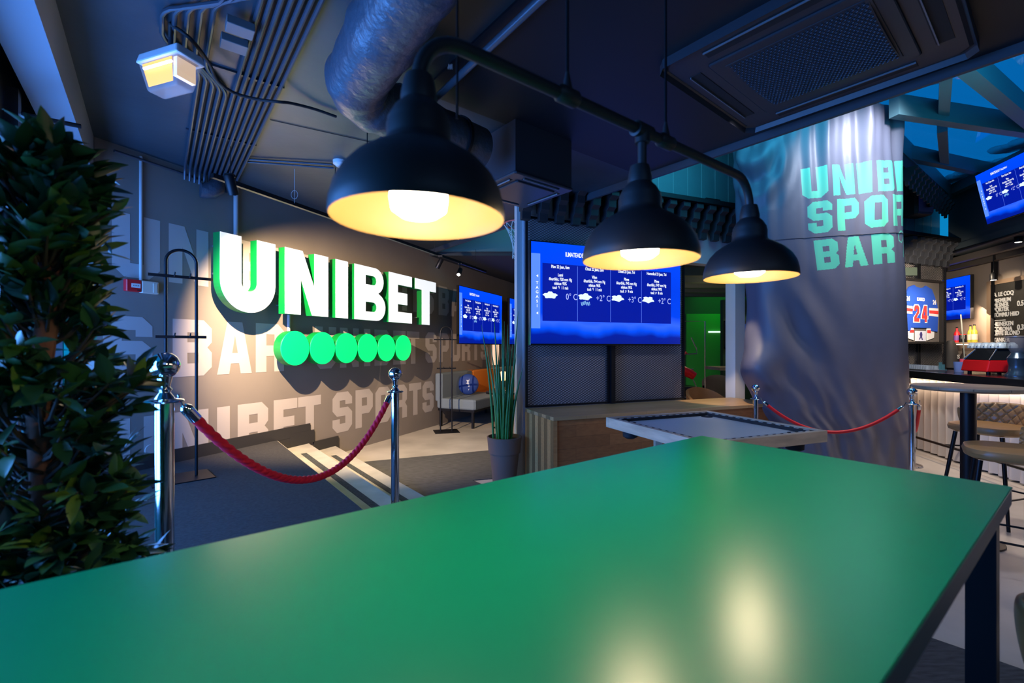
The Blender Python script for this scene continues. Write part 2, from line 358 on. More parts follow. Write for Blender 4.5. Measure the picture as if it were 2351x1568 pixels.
# facade: lintel, added dark panel, glazing
mb = MB(); mb.obox(FA, -.3, 6.5, 2.76, 3.06, -.02, 0); mb.obox(FA, -.3, 6.5, 2.76, 3.06, -.17, -.02); struct('trim_3', mb, mat('lintel_paint', (.22, .25, .29), .6))
mb = MB()
mb.obox(FA, -.3, 6.5, 2.50, 3.3, -.31, -.24)  # panel added to keep the upper window dark in place of night outside
for a in (-.2, 1.3, 2.8, 4.3, 5.8): mb.obox(FA, a, a+.07, .35, 2.76, -.26, -.19)
mb.obox(FA, -.3, 6.5, .30, .42, -.26, -.19)
w1 = struct('window_1', mb, mat('window_frame', (.012, .014, .018), .4))
mb = MB(); mb.obox(FA, -.3, 6.5, .40, 2.57, -.235, -.225)
def glass(name, tint=(.8, .9, 1)):
    if name in MATS: return MATS[name]
    m = bpy.data.materials.new(name); m.use_nodes = True; nt = m.node_tree; nt.nodes.remove(nt.nodes['Principled BSDF'])
    tr = nt.nodes.new('ShaderNodeBsdfTransparent'); tr.inputs[0].default_value = (*tint, 1); gl = nt.nodes.new('ShaderNodeBsdfGlossy'); gl.inputs['Roughness'].default_value = .03
    lw = nt.nodes.new('ShaderNodeLayerWeight'); lw.inputs[0].default_value = .5; pw = nt.nodes.new('ShaderNodeMath'); pw.operation = 'POWER'; pw.inputs[1].default_value = 5; nt.links.new(lw.outputs['Facing'], pw.inputs[0])
    fr = nt.nodes.new('ShaderNodeMath'); fr.operation = 'MULTIPLY_ADD'; fr.inputs[1].default_value = .5; fr.inputs[2].default_value = .03; nt.links.new(pw.outputs[0], fr.inputs[0]); mx = nt.nodes.new('ShaderNodeMixShader')
    nt.links.new(fr.outputs[0], mx.inputs[0]); nt.links.new(tr.outputs[0], mx.inputs[1]); nt.links.new(gl.outputs[0], mx.inputs[2]); nt.links.new(mx.outputs[0], nt.nodes['Material Output'].inputs[0])
    MATS[name] = m; return m
pane = glass('pane_glass')
obj('pane', mb, pane, w1)
# far lounge: bulkhead, low ceiling, end wall
mb = MB(); mb.box(-1.46, 2.0, 7.9, 8.0, 3.06, 4.1); struct('wall_bulkhead', mb, mat('bulkhead_paint', (.10, .16, .18), .35))
mb = MB(); mb.box(-3, 10.5, 7.95, 14.5, 3.0, 3.1); struct('ceiling_lounge', mb, dark_wall)
mb = MB(); mb.box(-2, 12, 14.3, 14.5, 0, 4.2); struct('wall_back', mb, dark_wall)
# ---- partition carrying the screens
aM0, aM1 = TP.a(1207), TP.a(1572); aEnd = TP.a(2174); aC0, aC1 = TP.a(1694), TP.a(1716)
mb = MB(); mb.obox(TP, aM0, aM1, 0, 2.82, -.16, -.06); struct('wall_screen', mb, mat('panel_grey', (.50, .49, .53), .7))
mb = MB(); mb.obox(TP, aM0, aM1, 2.82, 3.12, -.16, -.02); mb.obox(TP, aM1, TP.a(2050), 2.46, 3.12, -.16, -.02); mb.obox(TP, TP.a(2050), aEnd, 2.82, 3.12, -.16, -.02); struct('wall_header', mb, header_paint)
mb = MB(); mb.obox(TP, aC0, aC1, 0, 2.46, -.2, -.04); struct('wall_pillar', mb, white_paint)
mb = MB(); mb.obox(TP, TP.a(2030), aEnd-.01, 0, 2.80, -.16, -.06); struct('wall_jersey', mb, mat('panel_brown', (.5, .44, .38), .7))
mb = MB(); mb.obox(TP, -.05, aEnd+.05, 3.12, 3.17, -.2, .27); struct('trim_4', mb, black_metal)
mb = MB(); mb.obox(TP, -.05, aEnd+.05, 3.17, 4.12, -.22, -.12, 0)
k = 0
a = 0
while a < aEnd: mb.obox(TP, a, a+.008, 3.17, 4.1, -.12, -.117, 1); a += .23
struct('wall_atrium', mb, [teal_wall, mat('panel_joint', (.35, .42, .44), .5)])
# white post beside the screen
mb = MB(); x, y = P(1191, 600, 4.93)[:2]; mb.obox(Frame((x, y), (2.512, 1)), -.03, .045, 0, 3.06, -.05, .02); struct('wall_post', mb, mat('post_paint', (.50, .52, .52), .55))
# bar-side wall
mb = MB(); mb.obox(BB, -3.2, 7.95, 3.1, 4.1, -.1, 0); mb.obox(BB, -3.2, 9.6, 3.0, 3.1, -1.2, .03); struct('wall_right', mb, mat('bar_bulkhead', (.045, .06, .065), .6))
mb = MB(); mb.obox(RB, -3.2, 11, 0, 3.0, -.1, 0); struct('wall_bar', mb, mat('backbar_paint', (.34, .27, .22), .6))
# games room behind the opening
mb = MB(); mb.box(4.2, 5.2, 10.95, 11.05, 0, 2.2); struct('wall_games', mb, mat('green_wall', (.03, .32, .03), .6))
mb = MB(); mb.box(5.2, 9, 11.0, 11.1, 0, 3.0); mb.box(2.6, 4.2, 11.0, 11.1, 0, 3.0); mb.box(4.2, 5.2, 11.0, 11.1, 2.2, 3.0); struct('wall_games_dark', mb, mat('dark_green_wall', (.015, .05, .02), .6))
for i in range(5):
    mb = MB(); y = 7.3+i*.75; mb.box(2.6, 6.5, y, y+.18, 2.55, 2.68); struct('trim_%d' % (5+i), mb, mat('beam_dark', (.06, .08, .055), .6))
# atrium roof: skylight opening with bars
zS = 4.08
ck = Vector((7.34, 7.66)); eL = Vector((1.92, 3.52)); eR = Vector((5.62, .6)); eN = Vector((4.0, .6))
mb = MB()
mb.poly([LA(-4.4, 0)[:2], eL[:], ck[:], (7.6, 8.0), (-1.4, 8.0)], zS, zS+.12)
mb.poly([eN[:], (4.9, -3), (7, -3), (5.9, .6)], zS, zS+.12)
struct('ceiling_atrium', mb, teal_wall)
mb = MB(); mb.box(-3, 9, -3.1, -3.0, 0, 4.2); struct('wall_rear', mb, dark_wall)
def zpt(px, py, z=zS): return atz(px, py, z)
def bar(mbx, p, q, w, h, z=zS):
    fr = Frame(p[:2], (q[0]-p[0], q[1]-p[1])); L = (Vector(q[:2])-Vector(p[:2])).length
    mbx.obox(fr, 0, L, z-h, z, -w/2, w/2)
sky_frame = mat('skylight_frame', (.07, .15, .17), .4)
mb = MB(); bar(mb, Vector((4.62, 5.61)), ck, .14, .2); bar(mb, eR, ck, .14, .16); bar(mb, eN, eR, .14, .16); bar(mb, eL, eN, .1, .1)
wsk = struct('window_2', mb, sky_frame)
def skybar(p, q, w=.09, h=.16):
    m2 = MB(); bar(m2, p, q, w, h); return obj('skylight_bar', m2, sky_frame, wsk)
def ext(p, q, a, b): d = (q-p).normalized(); return p-d*a, q+d*b
skybar(*ext(zpt(2052, 220), zpt(2351, 268), .0, 2.0), w=.10, h=.22)
skybar(*ext(zpt(2061, 331), zpt(2282, 379), .1, .0), w=.09, h=.18)
skybar(*ext(zpt(2171, 163), zpt(2166, 250), 1.5, 0))
skybar(zpt(2163, 272), zpt(2169, 358))
skybar(*ext(zpt(2245, 141), zpt(2351, 235), 1.0, 1.6), w=.12, h=.2)
m2 = MB(); m2.poly([eL[:], eN[:], eR[:], ck[:]], zS+.02, zS+.03)
obj('pane', m2, glass('sky_glass', (.55, .8, .95)), wsk)
# snow lying on the skylight
snow = mat('snow', (.8, .95, .95), .9, bump=(20, .6, .03))
_tr = snow.node_tree.nodes.new('ShaderNodeBsdfTranslucent'); _tr.inputs[0].default_value = (.95, 1, 1, 1); _mx = snow.node_tree.nodes.new('ShaderNodeMixShader'); _mx.inputs[0].default_value = .75
snow.node_tree.links.new(snow.node_tree.nodes['Principled BSDF'].outputs[0], _mx.inputs[1]); snow.node_tree.links.new(_tr.outputs[0], _mx.inputs[2]); snow.node_tree.links.new(_mx.outputs[0], snow.node_tree.nodes['Material Output'].inputs[0])
def snow_patch(p, q, n, wd, label):
    m2 = MB(); p = Vector(p[:2]); q = Vector(q[:2]); d = q-p; nn = Vector((-d.y, d.x)).normalized()
    for i in range(n):
        t = random.random(); c = p+d*t+nn*random.uniform(0, wd); r = random.uniform(.04, .13)
        m2.sphere((c.x, c.y, zS+.035+r*.25), r, 10, 6, (1.3, 1.1, .35))
    tag(obj('snow_patch', m2, snow), label, 'snow')
snow_patch(zpt(2150, 424, zS+.03), zpt(2262, 376, zS+.03), 60, .28, 'clump of snow on the lowest skylight corner pane')
snow_patch(zpt(2285, 352, zS+.03), zpt(2351, 326, zS+.03), 40, .3, 'clump of snow along the right pane edge of the skylight')
snow_patch(zpt(2135, 190, zS+.03), zpt(2160, 166, zS+.03), 10, .05, 'thin streak of snow on the upper left skylight pane')

# floor mats on the lower floor
mb = MB(); p = [atz(*q, .0) for q in ((833, 1062), (1118, 1016), (1125, 1078), (925, 1117))]
mb.poly([(p[0].x, p[0].y), (p[0].x+3.0*.90, p[0].y+3.0*.37), (p[0].x+3.0*.9+.5, p[0].y+1.11-1.35), (p[3].x, p[3].y)][::-1], .001, .010)
tag(obj('floor_mat', mb, matt_m), 'long charcoal floor mat running right from the foot of the steps', 'mat')
mb = MB(); p = [atz(*q, 0) for q in ((927, 1119), (1052, 1090), (1100, 1112), (985, 1160))]
d1 = (p[1]-p[0]); mb.poly([(p[0].x, p[0].y), (p[1].x, p[1].y), (p[1].x+.95, p[1].y-1.23), (p[0].x+.95, p[0].y-1.23)][::-1], .001, .009)
tag(obj('floor_mat', mb, matt_m), 'dark floor mat in front of the steps, closest to the green table', 'mat')
mb = MB(); q0 = atz(2141, 1482, 0); mb.poly([(q0.x-.9, q0.y+1.05-.0), (q0.x-2.3, q0.y-.1), (q0.x-1.2, q0.y-2.2), (q0.x+1.0, q0.y-1.0)][::-1], .001, .010)
tag(obj('floor_mat', mb, matt_m), 'dark floor mat under the near right end of the green table', 'mat')

# ================================================================== GREEN HIGH TABLE (foreground)
zT = 1.05; c0 = atz(1610, 1000, zT); c1 = atz(2319, 1128, zT); TD = (Vector((c0.x, c0.y))-Vector((atz(0, 1352, zT).x, atz(0, 1352, zT).y))).normalized()
TF = Frame((c0.x, c0.y), -TD); wd = (Vector((c1.x, c1.y))-Vector((c0.x, c0.y))).dot(TF.n)
sgn = 1 if wd > 0 else -1; W_ = abs(wd); TF.n = TF.n*sgn
T = thing('bar_table', TF(1.1, 0, W_/2), 'long bright green high table with black frame filling the foreground', 'table')
green = mat('green_laminate', (.001, .30, .125), .29, noise=(2.0, .06), spec=.65)
mb = MB(); mb.rbox(TF, 0, 2.25, zT-.006, zT, 0, W_, .003); obj('tabletop', mb, green, T)
mb = MB(); mb.obox(TF, .002, 2.248, zT-.044, zT-.006, .002, W_-.002); tag(obj('edge_band', mb, mat('edge_band', (.14, .12, .105), .45), T), 'grey-brown edge band of the table top')
mb = MB(); mb.obox(TF, .05, 2.2, zT-.075, zT-.036, .03, .07); mb.obox(TF, .05, 2.2, zT-.075, zT-.036, W_-.07, W_-.03); mb.obox(TF, .03, .07, zT-.075, zT-.036, .03, W_-.03); obj('frame', mb, black_metal, T)
for a in (.03, 2.15):
    for c in (.02, W_-.075):
        if a == 2.15: z0 = 0
        mb = MB(); mb.obox(TF, a, a+.055, 0, zT-.036, c, c+.055); obj('leg', mb, black_metal, T)

# ================================================================== PENDANT WITH THREE SHADES
def PL(px, Y, z): return Vector((rx(px)*Y, Y, z))
L1, L2, L3 = PL(962, .739, 1.606), PL(1469, 1.118, 1.612), PL(1721, 1.47, 1.624)
def zRf(p): return 1.919+(p-L1).xy.length/(L3-L1).xy.length*.018
T = thing('pendant_lamp', (L2.x, L2.y, 1.6), 'black three-shade pendant on one pipe rail hanging above the green table', 'lamp')
dv = Vector((L3.x-L1.x, L3.y-L1.y, 0)).normalized(); top = Vector((0, 0, 1)); R = .085
def bend(P0, sg):   # quarter bend from vertical stem to rail
    c = P0+dv*sg*R; c = Vector((c.x, c.y, zRf(P0)-R)); out = []
    for i in range(9):
        a = pi/2*i/8; out.append(c-dv*sg*R*cos(a)+top*R*sin(a))
    return out
p1 = bend(L1, 1); p3 = bend(L3, -1)
path = [Vector((L1.x, L1.y, 1.81))]+p1+p3[::-1]+[Vector((L3.x, L3.y, 1.81))]
mb = MB(); mb.tube(path, .0125, 14); obj('pipe_rail', mb, shade_black, T)
def onrail(s): q = L1+dv*s; return Vector((q.x, q.y, zRf(q)))
s2 = (L2-L1).dot(dv); q2 = onrail(s2); SR = .945
mb = MB(); mb.tube([q2-dv*.03, q2-dv*.028, q2+dv*.028, q2+dv*.03], [.014, .019, .019, .014], 14); mb.tube([q2, q2-top*.03], .018, 12); obj('tee_joint', mb, shade_black, T)
mb = MB(); mb.tube([q2-top*.02, Vector((q2.x, q2.y, 1.80))], .011, 12); obj('stem', mb, shade_black, T)
for s in (.341, .70):
    q = onrail(s); mb = MB(); mb.tube([q-dv*.03, q-dv*.022, q+dv*.022, q+dv*.03], [.013, .018, .018, .013], 14); mb.tube([q+top*.01, q+top*.05], [.012, .004], 10); obj('joint', mb, shade_black, T)
    mb = MB(); mb.tube([q+top*.02, Vector((q.x, q.y, 3.06))], .0035, 8); obj('hanger_rod', mb, black_metal, T)
q = onrail(.045)+Vector((.02, .03, 0)); mb = MB(); mb.tube([Vector((q.x, q.y, 1.80)), Vector((q.x, q.y, 3.06))], .002, 6); obj('power_cable', mb, black_metal, T)
prof = [(.1455, 0), (.1475, .004), (.146, .022), (.140, .045), (.127, .068), (.108, .088), (.084, .104), (.064, .114), (.056, .121), (.054, .13), (.0545, .150), (.052, .156), (.0525, .160), (.042, .178), (.033, .187), (.0305, .19), (.031, .2), (.027, .222), (.024, .232), (.013, .235)]
inn = [(.1455, 0), (.1435, .004), (.141, .022), (.135, .044), (.122, .066), (.104, .084), (.08, .1), (.055, .112), (.03, .13), (.001, .135)]
shade_in = mat('shade_inside', (.20, .115, .030), .5)
bulb_m = mat('bulb_glow', (1, .9, .7), .3, emit=(1, .9, .74), es=22)
for i, q in enumerate((L1, L2, L3)):
    mb = MB(); mb.lathe([(r*SR, z) for r, z in prof], q, 48, cap=False); sh = obj('lamp_shade', mb, shade_black, T)
    mb = MB(); mb.lathe([(r*SR, z) for r, z in inn], q, 48, cap=False); tag(obj('shade_lining', mb, shade_in, sh), 'yellow inside of the shade')
    mb = MB(); mb.lathe([(.001, .004), (.03, .006), (.044, .016), (.047, .035), (.046, .062), (.038, .085), (.024, .1), (.016, .115), (.013, .13)], q, 24, cap=False); obj('bulb', mb, bulb_m, sh)
    lamp('pendant_light', 'POINT', (q.x, q.y, q.z-.012), 3.6, (1, .74, .42), size=.04)

# ================================================================== SIGN LETTERS AND DISCS
sign_white = mat('sign_face', (.5, .5, .5), .4, emit=(.86, .94, 1), es=.72)
sign_side = mat('sign_return', (.0, .20, .035), .4, emit=(0, .5, .06), es=.02)
sign_green = mat('sign_green_face', (.0, .6, .12), .35, emit=(0, .95, .18), es=.85)
SF = .23; SGN = Frame(WL.p+WL.n*SF, WL.d)
def arc(cx, cy, r, a0, a1, n=14, ry=None): return [(cx+r*cos(radians(a0+(a1-a0)*i/n)), cy+(ry or r)*sin(radians(a0+(a1-a0)*i/n))) for i in range(n+1)]
def sx(px): return WL.a(px, SF)
z0, z1 = 1.768, 2.487
def U_(a, b): w_ = b-a; st = .205; r = w_/2; ri = r-st; cy = z0-.02+r; return [[(a, z1)]+arc(a+r, cy, r, 180, 360, 28)+[(b, z1), (b-st, z1)]+arc(a+r, cy, ri, 360, 180, 20)+[(a+st, z1)]]
def N_(a, b): s_ = .2; return [[(a, z0), (a, z1), (a+.225, z1), (b-.2, z0+.30), (b-.2, z1), (b, z1), (b, z0), (b-.235, z0), (a+.2, z0+.43), (a+.2, z0)]]
def I_(a, b): return [rect(a, z0, b, z1)]
def B_(a, b):
    m_ = (z0+z1)/2+.01; r1 = (z1-m_)/2; r2 = (m_-z0)/2; s_ = .2
    o_ = [(a, z0), (a, z1), (b-.04-r1, z1)]+arc(b-.04-r1, z1-r1, r1, 90, -70, 12)+arc(b-r2, z0+r2, r2, 70, -90, 12)
    h = lambda c, r: [(a+s_, c-r), (a+s_, c+r)]+[(x, y) for x, y in arc(b-.04-r1-.03, c, r, 90, -90, 8)]
    return [o_, h(z1-r1, .065), h(z0+r2-.005, .068)]
def E_(a, b): return [[(a, z0), (a, z1), (b, z1), (b, z1-.155), (a+.2, z1-.155), (a+.2, z1-.275), (b-.12, z1-.275), (b-.12, z0+.275), (a+.2, z0+.275), (a+.2, z0+.155), (b, z0+.155), (b, z0)]]
def T_(a, b): m_ = (a+b)/2; return [[(m_-.105, z0), (m_-.105, z1-.16), (a, z1-.16), (a, z1), (b, z1), (b, z1-.16), (m_+.105, z1-.16), (m_+.105, z0)]]
names = 'UNIBET'
for ch, fn, (x0, x1) in zip(names, (U_, N_, I_, B_, E_, T_), ((506, 631), (655, 752.5), (771, 798), (814.5, 884), (893, 945), (953, 1000))):
    lp = fn(sx(x0), sx(x1))
    mb = MB(); body = curve_mesh(lp, .045, .003); mb.flat(body, lambda x, y, z: SGN(x, y, -.052+z), 0)
    cx_ = (sx(x0)+sx(x1))/2
    T = thing('sign_letter', SGN(cx_, z0-.03, -.05), 'large illuminated white letter %s with green sides on the grey wall' % ch, 'sign letter', 'lit sign letters')
    obj('letter_body', mb, sign_side, T, smooth=False)
    mb = MB(); face = curve_mesh(lp, .003, .003); mb.flat(face, lambda x, y, z: SGN(x, y, z+.001), 0); tag(obj('letter_face', mb, sign_white, T, smooth=False), 'glowing white front')
    mb = MB()
    for u in (sx(x0)+.08, sx(x1)-.08):
        for zz in (z0+.1, z1-.1): mb.obox(WL, u-.008, u+.008, zz-.008, zz+.008, 0, SF-.10)
    if ch in 'UB': mb = MB(); u = sx(x0)+.08; [mb.obox(WL, u-.008, u+.008, zz-.008, zz+.008, 0, SF-.10) for zz in (z0+.35, z1-.1)]
    if ch == 'T': mb = MB(); u = cx_; [mb.obox(WL, u-.008, u+.008, zz-.008, zz+.008, 0, SF-.10) for zz in (z0+.12, z1-.1)]
    obj('standoff', mb, mat('aluminium', (.6, .6, .6), .4, 1), T)
ords = ['leftmost', 'second from the left', 'third from the left', 'fourth from the left', 'fifth from the left', 'rightmost']
pos = [sx(678), sx(926)]
for i in range(6):
    u = pos[0]+(pos[1]-pos[0])*i/5; zc = 1.388; r = .188
    T = thing('sign_disc', SGN(u, zc-r, -.06), 'round glowing green disc under the white letters, %s of the six' % ords[i], 'sign disc', 'green discs under the white letters')
    mb = MB(); lp = [arc(u, zc, r, 0, 355, 71)]
    mb.flat(curve_mesh(lp, .05, .004), lambda x, y, z: SGN(x, y, -.056+z)); obj('disc_body', mb, sign_side, T, smooth=False)
    mb = MB(); mb.flat(curve_mesh(lp, .003, .003), lambda x, y, z: SGN(x, y, z+.001)); tag(obj('disc_face', mb, sign_green, T, smooth=False), 'glowing green front')
    mb = MB(); mb.obox(WL, u-.008, u+.008, zc-.1, zc-.08, 0, SF-.11); mb.obox(WL, u-.008, u+.008, zc+.08, zc+.1, 0, SF-.11); obj('standoff', mb, MATS['aluminium'], T)

# ================================================================== SCREENS
def screen_mat(name='screen_glow'):
    if name in MATS: return MATS[name]
    m = bpy.data.materials.new(name); m.use_nodes = True; nt = m.node_tree; b = nt.nodes['Principled BSDF']; b.inputs['Base Color'].default_value = (0, 0, .01, 1); b.inputs['Roughness'].default_value = .3
    tc = nt.nodes.new('ShaderNodeTexCoord'); sp = nt.nodes.new('ShaderNodeSeparateXYZ'); nt.links.new(tc.outputs['UV'], sp.inputs[0])
    r = nt.nodes.new('ShaderNodeValToRGB'); cr = r.color_ramp
    cr.elements[0].position = 0; cr.elements[0].color = (0, .01, .25, 1); cr.elements[1].position = 1; cr.elements[1].color = (0, .06, .9, 1)
    for p_, c_ in ((.07, (0, .01, .3, 1)), (.13, (.0, .07, .85, 1)), (.2, (.03, .12, 1, 1)), (.3, (.0, .05, .75, 1)), (.6, (0, .045, .72, 1))):
        e = cr.elements.new(p_); e.color = c_
    n = nt.nodes.new('ShaderNodeTexNoise'); n.inputs['Scale'].default_value = 3.2; mp = nt.nodes.new('ShaderNodeMapping'); mp.inputs['Scale'].default_value = (1.3, .5, 1)
    nt.links.new(tc.outputs['UV'], mp.inputs[0]); nt.links.new(mp.outputs[0], n.inputs[0])
    ad = nt.nodes.new('ShaderNodeMath'); ad.operation = 'MULTIPLY_ADD'; ad.inputs[1].default_value = .22
    nt.links.new(n.outputs['Fac'], ad.inputs[0]); sb = nt.nodes.new('ShaderNodeMath'); sb.operation = 'SUBTRACT'; sb.inputs[1].default_value = .11
    nt.links.new(sp.outputs['Y'], sb.inputs[0]); nt.links.new(sb.outputs[0], ad.inputs[2]); nt.links.new(ad.outputs[0], r.inputs[0])
    nt.links.new(r.outputs[0], b.inputs['Emission Color']); b.inputs['Emission Strength'].default_value = 1.05
    MATS[name] = m; return m
scr = screen_mat()
scr_panel = mat('screen_dark_panel', (0, 0, .01), .3, emit=(.001, .010, .34), es=.9)
scr_line = mat('screen_line', (0, 0, .01), .3, emit=(.08, .16, .8), es=.9)
scr_side = mat('screen_sidebar', (0, 0, .01), .3, emit=(.10, .26, .95), es=.95)
scr_text = mat('screen_text', (.1, .1, .1), .3, emit=(.85, .9, 1), es=1.0)
scr_temp = mat('screen_temperature', (.1, .1, .1), .3, emit=(.42, .48, .95), es=1.0)
scr_cloud = mat('screen_cloud', (.1, .1, .1), .3, emit=(.72, .9, 1), es=1.0)
scr_rain = mat('screen_rain', (.1, .1, .1), .3, emit=(.3, .65, 1), es=1.0)
def make_tv(w_, h_, label, group=None):
    """built at the world origin: x along, z up, -y towards the viewer"""
    T = thing('television', (0, 0, 0), label, 'screen', group)
    fr = Frame((0, 0), (1, 0), (0, -1)); b_ = .012
    mb = MB(); mb.rbox(fr, -b_, w_+b_, -b_-.006, h_+b_, -.05, .004, .006); obj('casing', mb, black_glass, T)
    me = bpy.data.meshes.new('display'); me.from_pydata([(0, -.006, 0), (w_, -.006, 0), (w_, -.006, h_), (0, -.006, h_), (0, -.0045, 0), (w_, -.0045, 0), (w_, -.0045, h_), (0, -.0045, h_)], [], [(0, 1, 2, 3), (7, 6, 5, 4), (0, 4, 5, 1), (1, 5, 6, 2), (2, 6, 7, 3), (3, 7, 4, 0)]); uv = me.uv_layers.new()
    for i, (a, b) in enumerate(((0, 0), (1, 0), (1, 1), (0, 1))): uv.data[i].uv = (a, b)
    me.materials.append(scr); d = bpy.data.objects.new('display', me); COL.objects.link(d); d.parent = T; ROOT[d.name] = Vector((0, 0, 0))
    X = lambda f: f*w_
    Z = lambda f: (1-f)*h_
    mb = MB(); q = lambda a, b, c, e, y, mi: mb.obox(fr, X(a), X(c), Z(e), Z(b), .0065, y, mi)
    q(.066, .205, .928, .775, .0075, 0)
    for f in (.281, .496, .711): q(f-.0015, .215, f+.0015, .77, .0082, 1)
    q(.0, .115, .053, .85, .0075, 2)
    obj('forecast_panel', mb, [scr_panel, scr_line, scr_side], d)
    mb = MB(); nonlocal_mb = lambda: mb
    def tx(body, fx, fz, size, sx_=.72, off_=.0, align='CENTER', mi=0): nonlocal_mb().flat(text_mesh(body, size*h_, .0, align, off_*h_, sx_), lambda x, y, z: fr(X(fx)+x, Z(fz)+y, .0095), mi)
    tx('ILMATEADE /', .33, .105, .062, off_=.0015, sx_=.62, align='RIGHT'); tx('TALLINN /', .335, .108, .046, off_=.0012, sx_=.7, align='LEFT')
    for i, c in enumerate('TAGASI'): tx(c, .034, .405+i*.045, .04, 1.0, .001)
    for f in (.335, .70): mb.add([fr(X(.028), Z(f), .0095), fr(X(.040), Z(f-.014), .0095), fr(X(.040), Z(f+.014), .0095)], [(0, 1, 2)], 0)
    obj('screen_heading', mb, [scr_text, scr_temp], d)
    cols = [('Päev 22 Jaan, Esm', 'Lumi', '750', '92', '↑  11'), ('Õhtul 22 Jaan, Esm', 'Vihm', '744', '96', '↑  11'), ('Öösel 23 Jaan, Tei', 'Pilves', '745', '95', '↗  9'), ('Hommikul 23 Jaan, Tei', 'Pilves', '747', '90', '↗  8')]
    for i, (d1_, a1_, p_, n_, v_) in enumerate(cols):
        cx_ = .174+.2155*i; mb = MB()
        for fz, tt in ((.235, d1_), (.315, a1_), (.358, 'õhurõhk.: %s mm Hg' % p_), (.400, 'niiskus: %s%%' % n_), (.442, 'tuul: %s m/s' % v_)):
            tx(tt, cx_, fz, .042, .66, .0012)
        tx(('0° C', '+2° C', '+3° C', '+2° C')[i], cx_+.106, .53, .088, .78, .0, 'RIGHT', 1)
        obj('forecast_text', mb, [scr_text, scr_temp], d)
    for i in range(4):
        cx_ = .112+.2155*i; mb = MB(); rs = random.Random(5+i); pts = []
        lp = []
        for k in range(28):
            a = 2*pi*k/28; r_ = 1+.16*sin(5*a+i)+.07*sin(11*a+2*i); lp.append((r_*cos(a)*.040*w_, r_*sin(a)*.038*h_*(1 if sin(a) > 0 else .7)))
        mb.add([fr(X(cx_)+x, Z(.525)+y, .0095) for x, y in lp], [tuple(range(28))[::-1]], 0)
        if i == 1:
            for k in range(9):
                x = X(cx_)-.026*w_+k*.0065*w_; y = Z(.56)-rs.random()*.02*h_; mb.add([fr(x, y, .009), fr(x+.003*w_, y, .009), fr(x+.008*w_, y-.035*h_, .009), fr(x+.005*w_, y-.035*h_, .009)], [(0, 1, 2, 3)], 1)
        obj('cloud_icon', mb, [scr_cloud, scr_rain], d)
    return T
tvW, tvH = 1.86, 1.055
c = .10; a0 = TP.a(1219, c)
tv = make_tv(tvW, tvH, 'wall television with blue weather forecast on the dark mesh partition, behind the middle pendant shade', 'wall screens showing the forecast')
ang = atan2(TP.d.y, TP.d.x)
w1_ = TP.a(1561, c)-a0; k_ = w1_/tvW; zb = 1.437; zt_ = zat(553.5, TP.Y(a0, c))
tv.location = TP(a0, zb, c); tv.rotation_euler = (0, 0, ang); tv.scale = (k_, 1, (zt_-zb)/tvH)
# two on the far part of the sign wall
angw = atan2(WL.d.y, WL.d.x); cw = .38
for (pa, pb, lb) in ((1054, 1152, 'wall television above the couch, partly behind the spiky plant'), (1170, None, 'wall television farthest down the sign wall, cut off by the white post')):
    a = WL.a(pa, cw); L_ = (WL.a(pb, cw)-a) if pb else 1.9
    t2 = dup(tv, WL(a, 1.47, cw), angw, lb); t2.scale = (L_/tvW, 1, 1.03/tvH)
    mb = MB(); mb.obox(WL, a+L_*.4, a+L_*.6, 1.85, 2.15, 0, cw-.052); br = tag(obj('wall_bracket', mb, black_metal), 'black bracket holding the television %s' % ('left of the white post' if pb else 'behind the white post'), 'bracket')
# tilted one above the bar
a = BB.a(2262, .30); YB = BB.Y(a, .3); zb4 = 3.16
t4 = dup(tv, BB(a+.0, zb4, .27), 0, 'television tilted downwards high above the bar at the right edge')
ex = Vector((-BB.d.x, -BB.d.y, 0)); ez = (Vector((BB.n.x, BB.n.y, 0))*.20+Vector((0, 0, .98))).normalized(); ey = ez.cross(ex)
M4 = Matrix((ex, ey, ez)).transposed(); t4.rotation_euler = M4.to_euler(); t4.scale = (1.30/tvW, 1, .72/tvH)
mb = MB(); mb.obox(BB, a-.75, a-.55, 3.4, 3.55, 0, .22); tag(obj('wall_bracket', mb, black_metal), 'black bracket holding the tilted television over the bar', 'bracket')
# one on the back bar wall
a = RB.a(2228, .12)
t5 = dup(tv, RB(a+1.55, zat(730, RB.Y(a)), .12), 0, 'small television on the back bar wall beside the framed jersey'); t5.rotation_euler = (0, 0, atan2(-RB.d.y, -RB.d.x)); t5.scale = (1.55/tvW, 1, .80/tvH)

